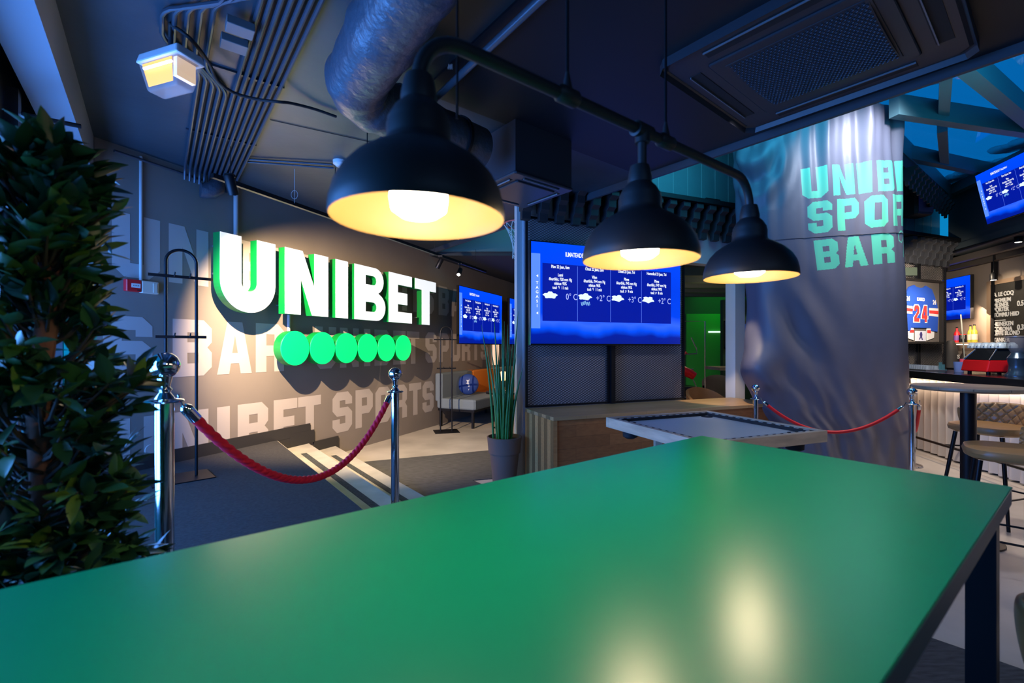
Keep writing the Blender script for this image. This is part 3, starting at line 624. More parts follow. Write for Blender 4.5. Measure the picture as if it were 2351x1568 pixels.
# ================================================================== EXPANDED METAL PANELS
def mesh_panel(fr, a0, a1, z0_, z1_, c_, label, pu=.046, pz=.027):
    T = thing('mesh_panel', fr(a0, z0_, c_), label, 'mesh panel', 'expanded metal panels')
    mb = MB(); W2, H2 = a1-a0, z1_-z0_; sl = pz/pu; th = .0026
    def strand(sg):
        n0 = int((H2+W2*sl)/pz)+2
        for i in range(-1, n0):
            b0 = i*pz if sg < 0 else i*pz-W2*sl
            # line z = b0 - sg.. ; sg=-1 descending
            pts = []
            x0_, x1_ = 0, W2
            f = lambda x: b0+sl*x if sg > 0 else b0-sl*x
            g = lambda z: (z-b0)/sl if sg > 0 else (b0-z)/sl
            lo, hi = max(0, min(g(0), g(H2))), min(W2, max(g(0), g(H2)))
            if hi-lo < .01: continue
            za, zb_ = f(lo), f(hi)
            mb.add([fr(a0+lo, z0_+za-th, c_), fr(a0+hi, z0_+zb_-th, c_), fr(a0+hi, z0_+zb_+th, c_), fr(a0+lo, z0_+za+th, c_), fr(a0+lo, z0_+za+th, c_-.006), fr(a0+hi, z0_+zb_+th, c_-.006)], [(0, 1, 2, 3), (3, 2, 5, 4)])
    strand(1); strand(-1)
    obj('expanded_metal', mb, mat('mesh_steel', (.03, .03, .036), .45, .4), T, smooth=False)
    mb = MB(); s_ = .02
    for q in ((a0, a1, z0_, z0_+s_), (a0, a1, z1_-s_, z1_), (a0, a0+s_, z0_, z1_), (a1-s_, a1, z0_, z1_)): mb.obox(fr, *q, c_-.02, c_+.012)
    obj('frame', mb, black_metal, T)
zbn = .75
am = (aM0+aM1)/2
mesh_panel(TP, aM0, am-.03, zbn+.005, 2.80, 0, 'black expanded metal panel behind the left half of the big television')
mesh_panel(TP, am+.03, aM1-.01, zbn+.005, 2.80, 0, 'black expanded metal panel behind the right half of the big television')
mb = MB(); mb.obox(TP, am-.028, am+.028, zbn+.005, 2.8, -.03, .045); tag(obj('mounting_post', mb, black_metal), 'black upright between the two mesh panels carrying the big television', 'post')
aj = TP.a(2060); ajm = TP.a(2109)
mesh_panel(TP, aj, ajm-.02, .2, 2.80, 0, 'expanded metal panel behind the left side of the framed jersey')
mesh_panel(TP, ajm+.02, aEnd-.04, .2, 2.80, 0, 'expanded metal panel behind the right side of the framed jersey')
# scroll corbels under the ledge
cprof = [(0, 3.115), (.24, 3.115), (.24, 3.06), (.185, 3.03), (.18, 2.95), (.135, 2.92), (.13, 2.85), (.09, 2.82), (.085, 2.74), (.03, 2.735), (.03, 2.835), (0, 2.835)]
def corbel_mb(fr, a, dz=0, k=1):
    mb = MB(); n = len(cprof); vs = [fr(a-.05*k, 3.115+(z-3.115)*k+dz, c*k) for c, z in cprof]+[fr(a+.05*k, 3.115+(z-3.115)*k+dz, c*k) for c, z in cprof]
    mb.add(vs, [tuple(range(n)), tuple(range(n, 2*n))[::-1]]+[(i, n+i, n+(i+1) % n, (i+1) % n) for i in range(n)]); return mb
corb = mat('corbel_paint', (.02, .021, .025), .6)
a = TP.a(1219, .2); cs = []
lbA = 'dark scroll corbel in the row under the ledge above the big television'
step = .2
o0 = tag(obj('corbel', corbel_mb(TP, a), corb, bevel=.004), lbA, 'corbel', 'corbels above the television')
k = 1
while True:
    ak = a+k*step
    h = TP(ak, 0)
    if CX+FPX*h[0]/h[1] > 1672: break
    o = o0.copy(); COL.objects.link(o); v = TP(ak, 0); u = TP(a, 0); o.location = o0.location+Vector((v[0]-u[0], v[1]-u[1], 0)); k += 1
ab = TP.a(2078, .1); k = 0
while ab+k*step < aEnd:
    o = o0.copy(); COL.objects.link(o); v = TP(ab+k*step, 0); u = TP(a, 0); o.location = o0.location+Vector((v[0]-u[0], v[1]-u[1], 0))
    o['label'] = 'dark scroll corbel in the row above the framed jersey'; o['group'] = 'corbels above the jersey'; k += 1
# corbel row climbing under the skylight edge
EV = Frame(ck, (-.79, -.613), (.613, -.79))
mb = MB(); mb.obox(EV, .15, 3.2, 3.72, 4.0, -.12, .02); struct('trim_10', mb, dark_wall)
o1 = tag(obj('corbel', corbel_mb(EV, .45, .60, .6), corb), 'dark corbel in the row hanging under the skylight edge', 'corbel', 'corbels under the skylight')
for k in range(1, 13):
    o = o1.copy(); COL.objects.link(o); v = EV(k*.2, 0); u = EV(0, 0); o.location = o1.location+Vector((v[0]-u[0], v[1]-u[1], 0))
# speaker
T = thing('speaker', TP(TP.a(2112, .35), 3.3, .3), 'black loudspeaker hanging in the dark corner above the jersey corbels', 'speaker')
sf = Frame(TP(TP.a(2112, .35), 0, .3)[:2], (1, .15))
mb = MB(); mb.rbox(sf, -.16, .16, 3.38, 3.72, -.12, .14, .03); obj('cabinet', mb, black_matte, T)
mb = MB(); mb.obox(sf, -.13, .13, 3.41, 3.69, .141, .147); obj('grille', mb, black_metal, T)
mb = MB(); mb.obox(sf, -.02, .02, 3.5, 3.6, -.4, -.12); obj('bracket', mb, black_metal, T)

# ================================================================== WOODEN BENCH COUNTERS
yaw = atan2(TP.d.y, TP.d.x)
wood_top = wood('oak_top', (.56, .36, .17), (.47, .29, .13), (0, 0, -yaw), .35)
wood_front = wood('oak_front', (.46, .18, .055), (.36, .135, .04), (pi/2, 0, 0), .45, .11)
wood_end = wood('oak_end', (.78, .38, .13), (.55, .25, .08), (0, 0, -yaw), .45, .07)
BD = .68
def bench(a0, a1, label):
    T = thing('bench_counter', TP(a0, 0, BD/2), label, 'counter')
    mb = MB(); mb.obox(TP, a0, a1, .715, .75, .02, BD); obj('counter_top', mb, wood_top, T, bevel=.003)
    mb = MB(); mb.obox(TP, a0+.04, a1-.04, 0, .715, BD-.06, BD-.02); obj('front_panel', mb, wood_front, T)
    mb = MB(); mb.obox(TP, a0, a0+.04, 0, .7149, .02, BD); obj('end_panel', mb, wood_end, T)
    mb = MB(); mb.obox(TP, a1-.04, a1, 0, .7149, .02, BD); obj('end_panel', mb, wood_end, T)
bench(TP.a(1200, 0)+.02, TP.a(1738, BD/2)-.08, 'long light oak counter under the big television and mesh partition')

bench(TP.a(2088, BD)-.62, TP.a(2088, BD)-.06, 'short oak counter end showing behind the chrome posts right of the banner')
T = None
# ================================================================== WHITE AIR-HOCKEY STYLE TABLE
zN = .857; nb = [atz(*q, zN) for q in ((1397, 956), (1630, 941), (1900, 991))]
ctr = Vector(((nb[0].x+nb[2].x)/2, (nb[0].y+nb[2].y)/2)); nd = (Vector((nb[0].x, nb[0].y))-ctr); side = 1.02
dd = Vector((.927, .375)); NF = Frame(ctr-dd*side/2, dd)
T = thing('game_table', (ctr.x, ctr.y, 0), 'square pale game table with white playing field and black dashed border', 'table')
birch = mat('birch', (.60, .45, .31), .5, noise=(4, .2, (1, 1, 6))); hs = side/2
mb = MB()
mb.obox(NF, 0, side, zN-.075, zN, -hs, -hs+.035); mb.obox(NF, 0, side, zN-.075, zN, hs-.035, hs); mb.obox(NF, 0, .035, zN-.075, zN, -hs+.035, hs-.035); mb.obox(NF, side-.035, side, zN-.075, zN, -hs+.035, hs-.035)
obj('frame', mb, birch, T, bevel=.003)
mb = MB(); mb.obox(NF, .035, side-.035, zN-.06, zN-.03, -hs+.035, hs-.035); obj('playing_field', mb, mat('field_white', (.62, .66, .66), .4), T)
mb = MB(); b1 = .035; b2 = .08
for (A0, A1, C0, C1) in ((b1, side-b1, hs-b2, hs-b1), (b1, side-b1, -hs+b1, -hs+b2), (b1, b2, -hs+b2, hs-b2), (side-b2, side-b1, -hs+b2, hs-b2)): mb.obox(NF, A0, A1, zN-.03, zN-.008, C0, C1)
nD = 13
for i in range(nD):
    t = b2+.02+(side-2*b2-.04)*i/(nD-1)
    for cc in (hs-.062, -hs+.062): mb.obox(NF, t-.016, t+.016, zN-.008, zN-.006, cc-.006, cc+.006, 1)
    for aa in (.062, side-.062): mb.obox(NF, aa-.006, aa+.006, zN-.008, zN-.006, t-hs-.016, t-hs+.016, 1)
obj('border', mb, [black_matte, white_paint], T)
for A in (b2+.05, side-b2-.05):
    for Cc in (-hs+b2+.05, hs-b2-.05):
        v = NF(A, zN-.03, Cc); mb = MB(); mb.lathe([(.001, 0), (.045, 0), (.045, .0015), (.001, .0015)], v, 20); obj('pocket', mb, black_matte, T)
        v = NF(A, zN-.15, Cc); mb = MB(); mb.lathe([(.03, 0), (.055, .015), (.06, .09)], v, 16); obj('pocket_net', mb, black_matte, T)
        v = NF(.5+(A-.5)*.62, 0, Cc*.62); mb = MB(); mb.box(v[0]-.025, v[0]+.025, v[1]-.025, v[1]+.025, 0, zN-.06); obj('leg', mb, birch, T)

# ================================================================== DRAPED BANNER
KY = [(205, 1684, 2035), (330, 1697, 2041), (500, 1706, 2049), (700, 1728, 2057), (800, 1722, 2060), (850, 1714, 2062), (930, 1745, 2064), (1000, 1792, 2065), (1085, 1800, 2066)]
YC = 5.25; RY = .30; NE = 4.0
def kint(y):
    if y <= KY[0][0]: return KY[0][1:]
    for (a_, b_, c_), (d_, e_, f_) in zip(KY, KY[1:]):
        if y <= d_: t = (y-a_)/(d_-a_); t = t*t*(3-2*t); return (b_+(e_-b_)*t, c_+(f_-c_)*t)
    return KY[-1][1:]
zTop = 4.06
NU, NV = 420, 560
# boxy rounded outline of the wrapped column, resampled to equal steps
_o = []
for i in range(2001):
    th = radians(212-244*i/2000); k = (abs(cos(th)/.87)**NE+abs(sin(th)/RY)**NE)**(-1/NE); _o.append((k*cos(th), -k*sin(th)))
_l = [0.0]
for p, q in zip(_o, _o[1:]): _l.append(_l[-1]+math.hypot(q[0]-p[0], q[1]-p[1]))
OUT = []; j_ = 0
for i in range(NU+1):
    t = _l[-1]*i/NU
    while j_ < 1999 and _l[j_+1] < t: j_ += 1
    f = (t-_l[j_])/max(1e-9, _l[j_+1]-_l[j_]); p, q = _o[j_], _o[j_+1]; OUT.append((p[0]+(q[0]-p[0])*f, p[1]+(q[1]-p[1])*f))
arcs = [_l[-1]*i/NU for i in range(NU+1)]
def bump_(x, c, w_): return math.exp(-((x-c)/w_)**2)
def banner_pt(i, z):
    i = int(round(i)); x0_, y0_ = OUT[i]; s = arcs[i]; L_ = arcs[-1]; u = s/L_
    py = HZ-(z-CH)*FPX/YC; l, r = kint(py); xl, xr = rx(l)*YC, rx(r)*YC
    cxx = (xl+xr)/2; ra = (xr-xl)/2
    edge = min(1, u/.12)*min(1, (1-u)/.12)
    up = max(0, min(1, (z-1.6)/2.2))
    # long pleats fanning down from the top right
    f = up*(.030*sin(13*s-1.2*(4.1-z)*(s-1.5))+.016*sin(27*s+.8*z)+.010*sin(41*s-1.5*z))*(.35+.65*up)
    # swags pinned at the upper left
    if z > 2.9: w1 = bump_(u, .24, .075)*min(1, (z-2.9)/.35); f += .055*w1*sin(15*(z-34*(u-.24)**2))
    # deep pocket low on the left and the ridges leading to it
    f += .13*bump_(u, .25, .075)*bump_(z, 1.22, .26)-.05*bump_(u, .33, .05)*bump_(z, 1.35, .4)
    f += .035*sin(9*(z+1.5*s))*bump_(u, .33, .12)*bump_(z, 1.5, .55)
    # crumpled foot
    g = bump_(z, .2, .75)
    f += g*(.018*sin(11*s+2.2*z+1.2*sin(3*z))+.010*sin(23*s-5*z)+.006*sin(37*s+9*z+2*sin(5*s)))
    f *= edge; k = math.hypot(x0_, y0_); nx, ny = x0_/.87, y0_/RY*1.6; m_ = math.hypot(nx, ny); nx, ny = nx/m_, ny/m_
    return Vector((cxx+x0_/.87*ra+nx*f, YC+y0_+ny*f, z))
# arc length at a reference height for the lettering
ref = [banner_pt(i, 2.85) for i in range(NU+1)]
def pxof(v): return CX+FPX*v.x/v.y
i0 = min(range(NU//4, NU*3//4), key=lambda i: abs(pxof(ref[i])-1843)); s0 = arcs[i0]
rows = [('UNIBET', 3.01, .335, .0), ('SPORTS', 2.625, .345, .045), ('BAR', 2.225, .325, .085)]
polys = []
for wd_, zb_, hh, ds in rows:
    u_ = s0+ds
    for ch in wd_:
        gw = .262 if ch != 'I' else .32
        gwid, lp = glyph(ch, gw, hh); polys.append((u_, u_+gwid, zb_, zb_+hh, [[(x+u_, y+zb_) for x, y in l] for l in lp])); u_ += gwid+.055
# the thin handwritten mark after BAR
def stroke(pts, w_):
    L_ = []; R_ = []
    for i, p in enumerate(pts):
        a_ = Vector(pts[max(i-1, 0)]); b_ = Vector(pts[min(i+1, len(pts)-1)]); t = (b_-a_).normalized(); n_ = Vector((-t.y, t.x))*w_/2; L_.append(tuple(Vector(p)+n_)); R_.append(tuple(Vector(p)-n_))
    return L_+R_[::-1]
m0 = u_+.03
polys.append((m0-.05, m0+.3, 2.2, 2.62, [stroke([(m0+.12, 2.5), (m0+.06, 2.44), (m0+.01, 2.47), (m0+.01, 2.53), (m0+.07, 2.57), (m0+.13, 2.54), (m0+.12, 2.42), (m0+.08, 2.28)], .016)]))
polys.append((m0-.05, m0+.5, 2.2, 2.62, [stroke([(m0+.17, 2.57), (m0+.3, 2.60), (m0+.22, 2.45), (m0+.19, 2.28)], .014)]))
def inpoly(x, y, lps):
    c_ = False
    for l in lps:
        j = len(l)-1
        for i in range(len(l)):
            xi, yi = l[i]; xj, yj = l[j]
            if (yi > y) != (yj > y) and x < (xj-xi)*(y-yi)/(yj-yi)+xi: c_ = not c_
            j = i
    return c_
tilt = .10
zs = [0.02+(2.1-.02)*j/150 for j in range(150)]+[2.1+(3.42-2.1)*j/300 for j in range(300)]+[3.42+(zTop-3.42)*j/110 for j in range(111)]
vs = []; fs = []; ms = []
for z in zs:
    for i in range(NU+1): vs.append(tuple(banner_pt(i, z)))
NW = NU+1
for j in range(len(zs)-1):
    zc = (zs[j]+zs[j+1])/2
    for i in range(NU):
        s_ = (arcs[i]+arcs[i+1])/2; zz = zc-(s_-s0)*tilt; mi = 0
        if 2.0 < zz < 3.6 and s_ > s0-.05:
            for (xa, xb, ya, yb, lp) in polys:
                if xa <= s_ <= xb and ya <= zz <= yb and inpoly(s_, zz, lp): mi = 1; break
        fs.append((j*NW+i, j*NW+i+1, (j+1)*NW+i+1, (j+1)*NW+i)); ms.append(mi)
mb = MB(); mb.v = vs; mb.f = fs; mb.m = ms; mb.smooth = False
cloth = mat('banner_cloth', (.10, .106, .145), .5, bump=(11, .10, .015), spec=.55); cloth_t = mat('banner_letters', (.10, .52, .34), .45)
T = thing('banner', (3.55, YC, 0), 'tall grey fabric banner with mint green lettering draped around a column', 'banner')
o = obj('cloth', mb, [cloth, cloth_t], T, smooth=False)
o.data.polygons.foreach_set('use_smooth', [True]*len(o.data.polygons))
mb = MB(); pth = []
for i in range(40, NU-20, 6):
    s_ = arcs[i]; v = banner_pt(i, 2.59+(s_-s0)*tilt*.6); pth.append(v+Vector((0, -.003, 0)))
mb.tube(pth, .0025, 6); tag(obj('seam', mb, mat('seam', (.05, .05, .06), .7), T), 'dark stitched seam below the second line of lettering')
# column core inside the cloth
mb = MB(); mb.box(3.1, 4.15, 5.12, 5.5, 0, 4.08); struct('wall_column', mb, dark_wall)

# ================================================================== ROPE STANCHIONS
red_rope = mat('red_rope', (.80, .008, .035), .75, bump=(120, .4, .003)); red_velvet = mat('red_velvet', (.62, .005, .012), .55)
def make_stanchion(loc, hgt, label):
    T = thing('stanchion', loc, label, 'stanchion'); x, y, z = loc
    mb = MB(); mb.lathe([(.001, 0), (.155, 0), (.16, .008), (.155, .018), (.11, .03), (.05, .042), (.036, .055), (.001, .055)], loc, 40); obj('base', mb, chrome, T)
    H = hgt
    mb = MB(); mb.lathe([(.026, .05), (.026, H-.115)], loc, 28); obj('pole', mb, chrome, T)
    mb = MB(); mb.lathe([(.001, H-.122), (.050, H-.120), (.054, H-.116), (.050, H-.112), (.028, H-.108), (.020, H-.095), (.015, H-.088), (.021, H-.078), (.014, H-.07), (.001, H-.07)], loc, 32); obj('collar', mb, chrome, T)
    mb = MB(); mb.sphere((x, y, z+H-.0), .0425, 32, 20); mb.lathe([(.012, H-.08), (.02, H-.045), (.022, H-.035)], loc, 20, cap=False); obj('ball_finial', mb, chrome, T)
    return T
s1 = (rx(378)*1.48, 1.48, .356); s2_ = (rx(907)*2.96, 2.96, .236)
make_stanchion(s1, .985, 'nearest chrome rope post, standing on the entrance carpet beside the leafy tree')
make_stanchion(s2_, .99, 'chrome rope post on the steps in front of the green discs')
s3 = (rx(1735)*4.84, 4.84, 0); s4 = (rx(2094)*4.41, 4.41, 0); s5 = (rx(2079)*5.4, 5.4, 0)
make_stanchion(s3, .965, 'chrome rope post left of the draped banner, behind the game table')
make_stanchion(s4, .965, 'chrome rope post right of the banner, the nearer of the two there')
make_stanchion(s5, .965, 'chrome rope post right of the banner, the farther one with its round base showing')
def rope(A, B, sag, r, m, twisted, label, name='barrier_rope', zc=.09):
    A = Vector(A); B = Vector(B); N = 160
    pts = [A.lerp(B, i/N)-Vector((0, 0, 4*sag*(i/N)*(1-i/N))) for i in range(N+1)]
    T = thing(name, (A+B)/2, label, 'rope')
    k = max(3, int(.075/((B-A).length+sag*1.2)*N))
    mb = MB(); core = pts[k:-k]
    if twisted:
        L_ = sum((core[i+1]-core[i]).length for i in range(len(core)-1)); M_ = 760; fine = []
        for i in range(M_+1):
            f = i/M_*(len(core)-1); j = min(int(f), len(core)-2); fine.append(core[j].lerp(core[j+1], f-j))
        mb.tube(fine, r, 24, cross=lambda a: .80+.24*abs(cos(1.5*a)), twist=L_/M_*2.094/.036)
    else: mb.tube(core, r, 14)
    obj('cord', mb, m, T)
    for e, g in ((pts[:k+2], 1), (pts[-k-2:][::-1], -1)):
        n = len(e); mb = MB(); q = e[n//3:]; mb.tube(q, [r*.55]+[r*1.12]*(len(q)-1), 16); obj('chrome_ferrule', mb, chrome, T)
        mb = MB(); hk = [e[0]+Vector((0, 0, .018)), e[0]+(e[1]-e[0])*.4+Vector((0, 0, .012)), e[min(2, n-1)], e[n//3]]; mb.tube(hk, .0045, 8); obj('hook', mb, chrome, T)
def ringpt(s, H, toward): d = (Vector(toward[:2])-Vector(s[:2])).normalized(); return (s[0]+d.x*.048, s[1]+d.y*.048, s[2]+H-.118)
rope(ringpt(s1, .985, s2_), ringpt(s2_, .99, s1), .40, .0175, red_rope, True, 'thick twisted dark red rope sagging between the two chrome posts by the steps')
rope(ringpt(s3, .965, s4), ringpt(s4, .965, s3), .31, .016, red_velvet, False, 'smooth bright red rope sagging in front of the draped banner')
A5 = ringpt(s5, .965, (s5[0], 0)); rope(A5, (s4[0]+.10, s4[1]+.03, .86), .36, .015, red_velvet, False, 'red rope hanging between the two chrome posts right of the banner')

# ================================================================== COAT RACKS
def coat_rack(xc, yc, z0_, H, wd_, d, label):
    T = thing('coat_rack', (xc, yc, z0_), label, 'coat rack'); fr = Frame((xc, yc), d); r = wd_/2
    pth = [fr(-r, z0_+.01, 0), fr(-r, z0_+H-r, 0)]+[fr(-r*cos(radians(a)), z0_+H-r+r*sin(radians(a)), 0) for a in range(10, 181, 10)]+[fr(r, z0_+.01, 0)]
    mb = MB(); mb.tube(pth, .0115, 12); obj('arched_frame', mb, black_metal, T)
    mb = MB(); mb.obox(fr, -.2, .2, z0_, z0_+.008, -.17, .17); obj('base_plate', mb, black_metal, T)
    for zz, e in ((z0_+H-.215, .11), (z0_+H-.69, .065)):
        mb = MB(); mb.obox(fr, -r-e, r+e, zz-.011, zz+.011, .012, .024); b = obj('crossbar', mb, black_metal, T)
        for a in (-.05, .05):
            mb = MB(); mb.tube([fr(a, zz, .024), fr(a, zz+.002, .05), fr(a+.003, zz+.03, .058)], .005, 8); obj('hook', mb, black_metal, b)
q = Vector((-2.63, 3.62)); coat_rack(q.x, q.y, .356, 1.815, .20, (1.038, 1), 'black arched coat rack standing on the entrance carpet in front of the sign wall')
coat_rack(-1.09, 7.55, 0, 1.74, .19, (1.2, .35), 'distant black arched coat rack beside the couch')

# ================================================================== ARTIFICIAL TREE AND SPIKY PLANT
def leaf(mb, p, d, L_, W3, curl, mi=0, roll=0):
    d = d.normalized(); s_ = d.cross(Vector((0, 0, 1)));
    if s_.length < .05: s_ = Vector((1, 0, 0))
    s_.normalize(); n_ = s_.cross(d); s_ = (s_*cos(roll)+n_*sin(roll)); n_ = s_.cross(d)
    vs = []; prof_ = [(0, .06), (.18, .55), (.42, 1), (.68, .78), (.88, .34), (1, 0)]
    for t, w_ in prof_:
        c = p+d*(L_*t)-n_*(curl*L_*t*t); e = s_*(W3*w_/2)
        vs += [c-e+n_*(.12*W3*w_), c, c+e+n_*(.12*W3*w_)]
    fs = []
    for i in range(5):
        for j in range(2): fs.append((i*3+j, i*3+j+1, i*3+j+4, i*3+j+3))
    mb.add(vs, fs, mi)
leafA = mat('leaf_dark', (.012, .055, .022), .33, spec=.6); leafB = mat('leaf_mid', (.025, .095, .025), .36, spec=.6); leafC = mat('leaf_young', (.07, .15, .02), .4)
tx_, ty_ = -1.03, 1.0
T = thing('artificial_tree', (tx_, ty_, .356), 'tall dark leafy artificial tree at the left edge of the picture', 'plant')
mb = MB(); mb.lathe([(.001, 0), (.13, 0), (.165, .3), (.17, .33), (.15, .33), (.145, .29), (.001, .29)], (tx_, ty_, .356), 28); obj('pot', mb, mat('pot_dark', (.03, .03, .033), .6), T)
twig_m = mat('twig', (.03, .025, .015), .8)
bark = mat('bark', (.16, .07, .04), .85, bump=(40, .5, .006))
mb = MB(); tr = [Vector((tx_+.012*sin(i*.9), ty_+.01*cos(i*1.3), .62+i*.1)) for i in range(13)]; mb.tube(tr, [.026-.0008*i for i in range(13)], 12)
rnd = random.Random(11); lf = MB(); tw = MB()
def Rz(z):
    k_ = [(.75, .25), (.9, .23), (1.0, .20), (1.15, .18), (1.25, .215), (1.35, .225), (1.42, .18), (1.50, .105), (1.60, .12), (1.70, .145), (1.80, .13), (1.88, .10)]
    if z <= k_[0][0]: return k_[0][1]
    for (a_, b_), (c_, d_) in zip(k_, k_[1:]):
        if z <= c_: return b_+(d_-b_)*(z-a_)/(c_-a_)
    return .1
for i in range(430):
    z = rnd.uniform(.74, 1.84); a = rnd.uniform(0, 2*pi); R_ = Rz(z)*rnd.uniform(.45, .88)
    # a gap in front of the trunk
    if 1.14 < z < 1.28 and -2.4 < a-2*pi*(a > pi) < -.75 and rnd.random() < .8: continue
    tip = Vector((tx_+R_*cos(a), ty_+R_*sin(a)*.9, z)); base = Vector((tx_, ty_, z-rnd.uniform(.06, .14)))
    mid = (tip+base)/2+Vector((0, 0, -.015)); tw.tube([base, mid, tip], [.005, .004, .002], 5)
    out = (tip-base).normalized(); ml = rnd.random(); mi = 0 if ml < .55 else (1 if ml < .88 else 2)
    for k in range(rnd.randint(6, 9)):
        dv_ = (out*.9+Vector((rnd.gauss(0, .65), rnd.gauss(0, .65), rnd.gauss(.15, .5)))).normalized()
        L_ = rnd.uniform(.050, .085); leaf(lf, tip-out*rnd.uniform(0, .05), dv_, L_, L_*rnd.uniform(.36, .46), rnd.uniform(.0, .3), mi if rnd.random() < .8 else rnd.randint(0, 1), rnd.gauss(0, .5))
obj('trunk', mb, bark, T); obj('twigs', tw, twig_m, T)
obj('foliage', lf, [leafA, leafB, leafC], T, smooth=True)
# spiky plant
pp = P(1158, 1090, 4.72); px_, py_ = pp.x, pp.y
T = thing('potted_snake_plant', (px_, py_, 0), 'tall spiky green snake plant in a round taupe pot beside the white post', 'plant')
potm = mat('taupe_pot', (.15, .085, .06), .7)
mb = MB(); mb.lathe([(.001, 0), (.118, 0), (.122, .01), (.152, .31), (.165, .312), (.178, .455), (.182, .475), (.168, .478), (.158, .44), (.001, .43)], (px_, py_, 0), 40); obj('pot', mb, potm, T)
mb = MB(); mb.lathe([(.001, .432), (.158, .44)], (px_, py_, 0), 30, cap=False); obj('soil', mb, mat('soil', (.02, .015, .01), .95), T)
spk = mat('snake_leaf', (.02, .14, .018), .5, noise=(30, .3, (1, 1, .6)))
rnd = random.Random(4)
tips = [(1105, 745), (1134, 722), (1126, 790), (1152, 712), (1158, 738), (1166, 745), (1178, 782), (1190, 714), (1186, 812), (1175, 800), (1200, 845), (1142, 790), (1170, 770), (1118, 800), (1148, 840), (1162, 830)]
for i in range(26):
    if i < len(tips): tpx, tpy = tips[i]
    else: tpx, tpy = rnd.uniform(1125, 1185), rnd.uniform(780, 900)
    dy_ = rnd.uniform(-.08, .08); tip = P(tpx, tpy, py_+dy_*1.6); f = (tip.x-px_)/.26
    base = Vector((px_+max(-.12, min(.12, f*.11))+rnd.uniform(-.015, .015), py_+dy_, .43)); mb = MB()
    n_ = 9; pth = [base.lerp(tip, j/n_)+Vector((0, 0, 0))*0+Vector((-(tip.x-base.x)*.18*sin(pi*j/n_), 0, 0)) for j in range(n_+1)]
    r0 = rnd.uniform(.010, .014); mb.tube(pth, [r0*.8, r0, r0, r0*.98, r0*.93, r0*.85, r0*.72, r0*.55, r0*.35, .0012], 8); obj('spike_leaf', mb, spk, T)

# ================================================================== CEILING SERVICES
conds = []
A0 = atz(740, 0, 3.035); B0 = atz(566, 368, 3.035); cd = (B0-A0); cd.z = 0; cd.normalize(); cn = Vector((cd.y, -cd.x, 0)); cn = cn if cn.x < 0 else -cn
def wall_t(p, c):   # distance along cd until plane c in front of the sign wall
    q = Vector((p.x-WL.p.x, p.y-WL.p.y)); return (c-q.dot(WL.n))/(Vector((cd.x, cd.y)).dot(WL.n))
cgrp = 'parallel conduits on the ceiling above the sign'
for i in range(12):
    o_ = .038*i; p0 = A0+cn*o_; st = p0-cd*1.4; tl = wall_t(p0, .05)
    if i < 7: pth = [st, p0, p0+cd*(tl-.06), p0+cd*tl+Vector((0, 0, -.03)), p0+cd*tl+Vector((0, 0, -.10))]; lb = 'straight dark conduit in the bundle along the ceiling above the sign'; g = cgrp
    else:
        k = i-7; t1 = .12+.05*k; t2 = t1+.22; t3 = .95-.04*k; t4 = t3+.24; sh_ = .13+.012*k
        pth = [st+cn*-.05, p0+cn*-.05+cd*(-.05), p0+cn*-.05+cd*t1, p0+cn*sh_+cd*t2, p0+cn*sh_+cd*t3, p0+cd*t4, p0+cd*(tl-.06), p0+cd*tl+Vector((0, 0, -.10))]
        lb = 'dark conduit with an S bend on the left side of the ceiling bundle'; g = 'bent conduits of the ceiling bundle'
    # round the corners a little
    q = [Vector(pth[0])]
    for a_, b_, c_ in zip(pth, pth[1:], pth[2:]):
        a_, b_, c_ = Vector(a_), Vector(b_), Vector(c_); r_ = min(.045, (b_-a_).length*.4, (c_-b_).length*.4); u1 = (a_-b_).normalized(); u2 = (c_-b_).normalized()
        q += [b_+u1*r_, b_+u1*r_*.35+u2*r_*.35, b_+u2*r_]
    q.append(Vector(pth[-1])); mb = MB(); mb.tube(q, .0115, 8); tag(obj('conduit', mb, conduit_m), lb, 'conduit', g)
GC = Frame((0, 0), (cd.x, cd.y))
def on(px, py, z): return atz(px, py, z)
def cbox(name, px, py, z0_, z1_, a_, c_, m, label, cat):
    p = on(px, py, z0_); fr = Frame((p.x, p.y), (cd.x, cd.y)); mb = MB(); mb.obox(fr, -a_/2, a_/2, z0_, z1_, -c_/2, c_/2); return tag(obj(name, mb, m, bevel=.003), label, cat)
jb = mat('junction_paint', (.13, .13, .14), .5)
cbox('junction_box', 551, 73, 2.97, 3.01, .09, .12, jb, 'grey junction box on the conduits, the upper of the two', 'junction box')
cbox('junction_box', 537, 110, 2.97, 3.01, .09, .12, jb, 'grey junction box on the conduits, the lower of the two', 'junction box')
for k, (ya, yb_) in enumerate(((215, 0), (345, 0))):
    p = A0+cd*(.95 if k == 0 else 2.0)+cn*.21; fr = Frame((p.x, p.y), (cn.x, cn.y)); mb = MB(); mb.obox(fr, -.235, .235, 3.047, 3.0595, -.012, .012)
    tag(obj('conduit_clamp', mb, conduit_m), 'flat clamp rail across the conduit bundle, %s' % ('nearer the camera' if k == 0 else 'nearer the sign wall'), 'clamp')
def line_tube(name, pts, r, m, label, cat, n=10, group=None):
    mb = MB(); mb.tube([Vector(p) for p in pts], r, n); return tag(obj(name, mb, m), label, cat, group)
line_tube('conduit', [on(568, 366, 3.04), on(762, 378, 3.04)], .009, conduit_m, 'thin conduit running right to the smoke detector, upper of the pair', 'conduit')
line_tube('conduit', [on(568, 372, 3.04), on(766, 386, 3.04)], .009, conduit_m, 'thin conduit running right to the smoke detector, lower of the pair', 'conduit')
line_tube('conduit', [WL(WL.a(262, .03), 2.99, .03), WL(WL.a(470, .03), 2.99, .03)], .012, conduit_m, 'dark conduit along the top of the sign wall', 'conduit')
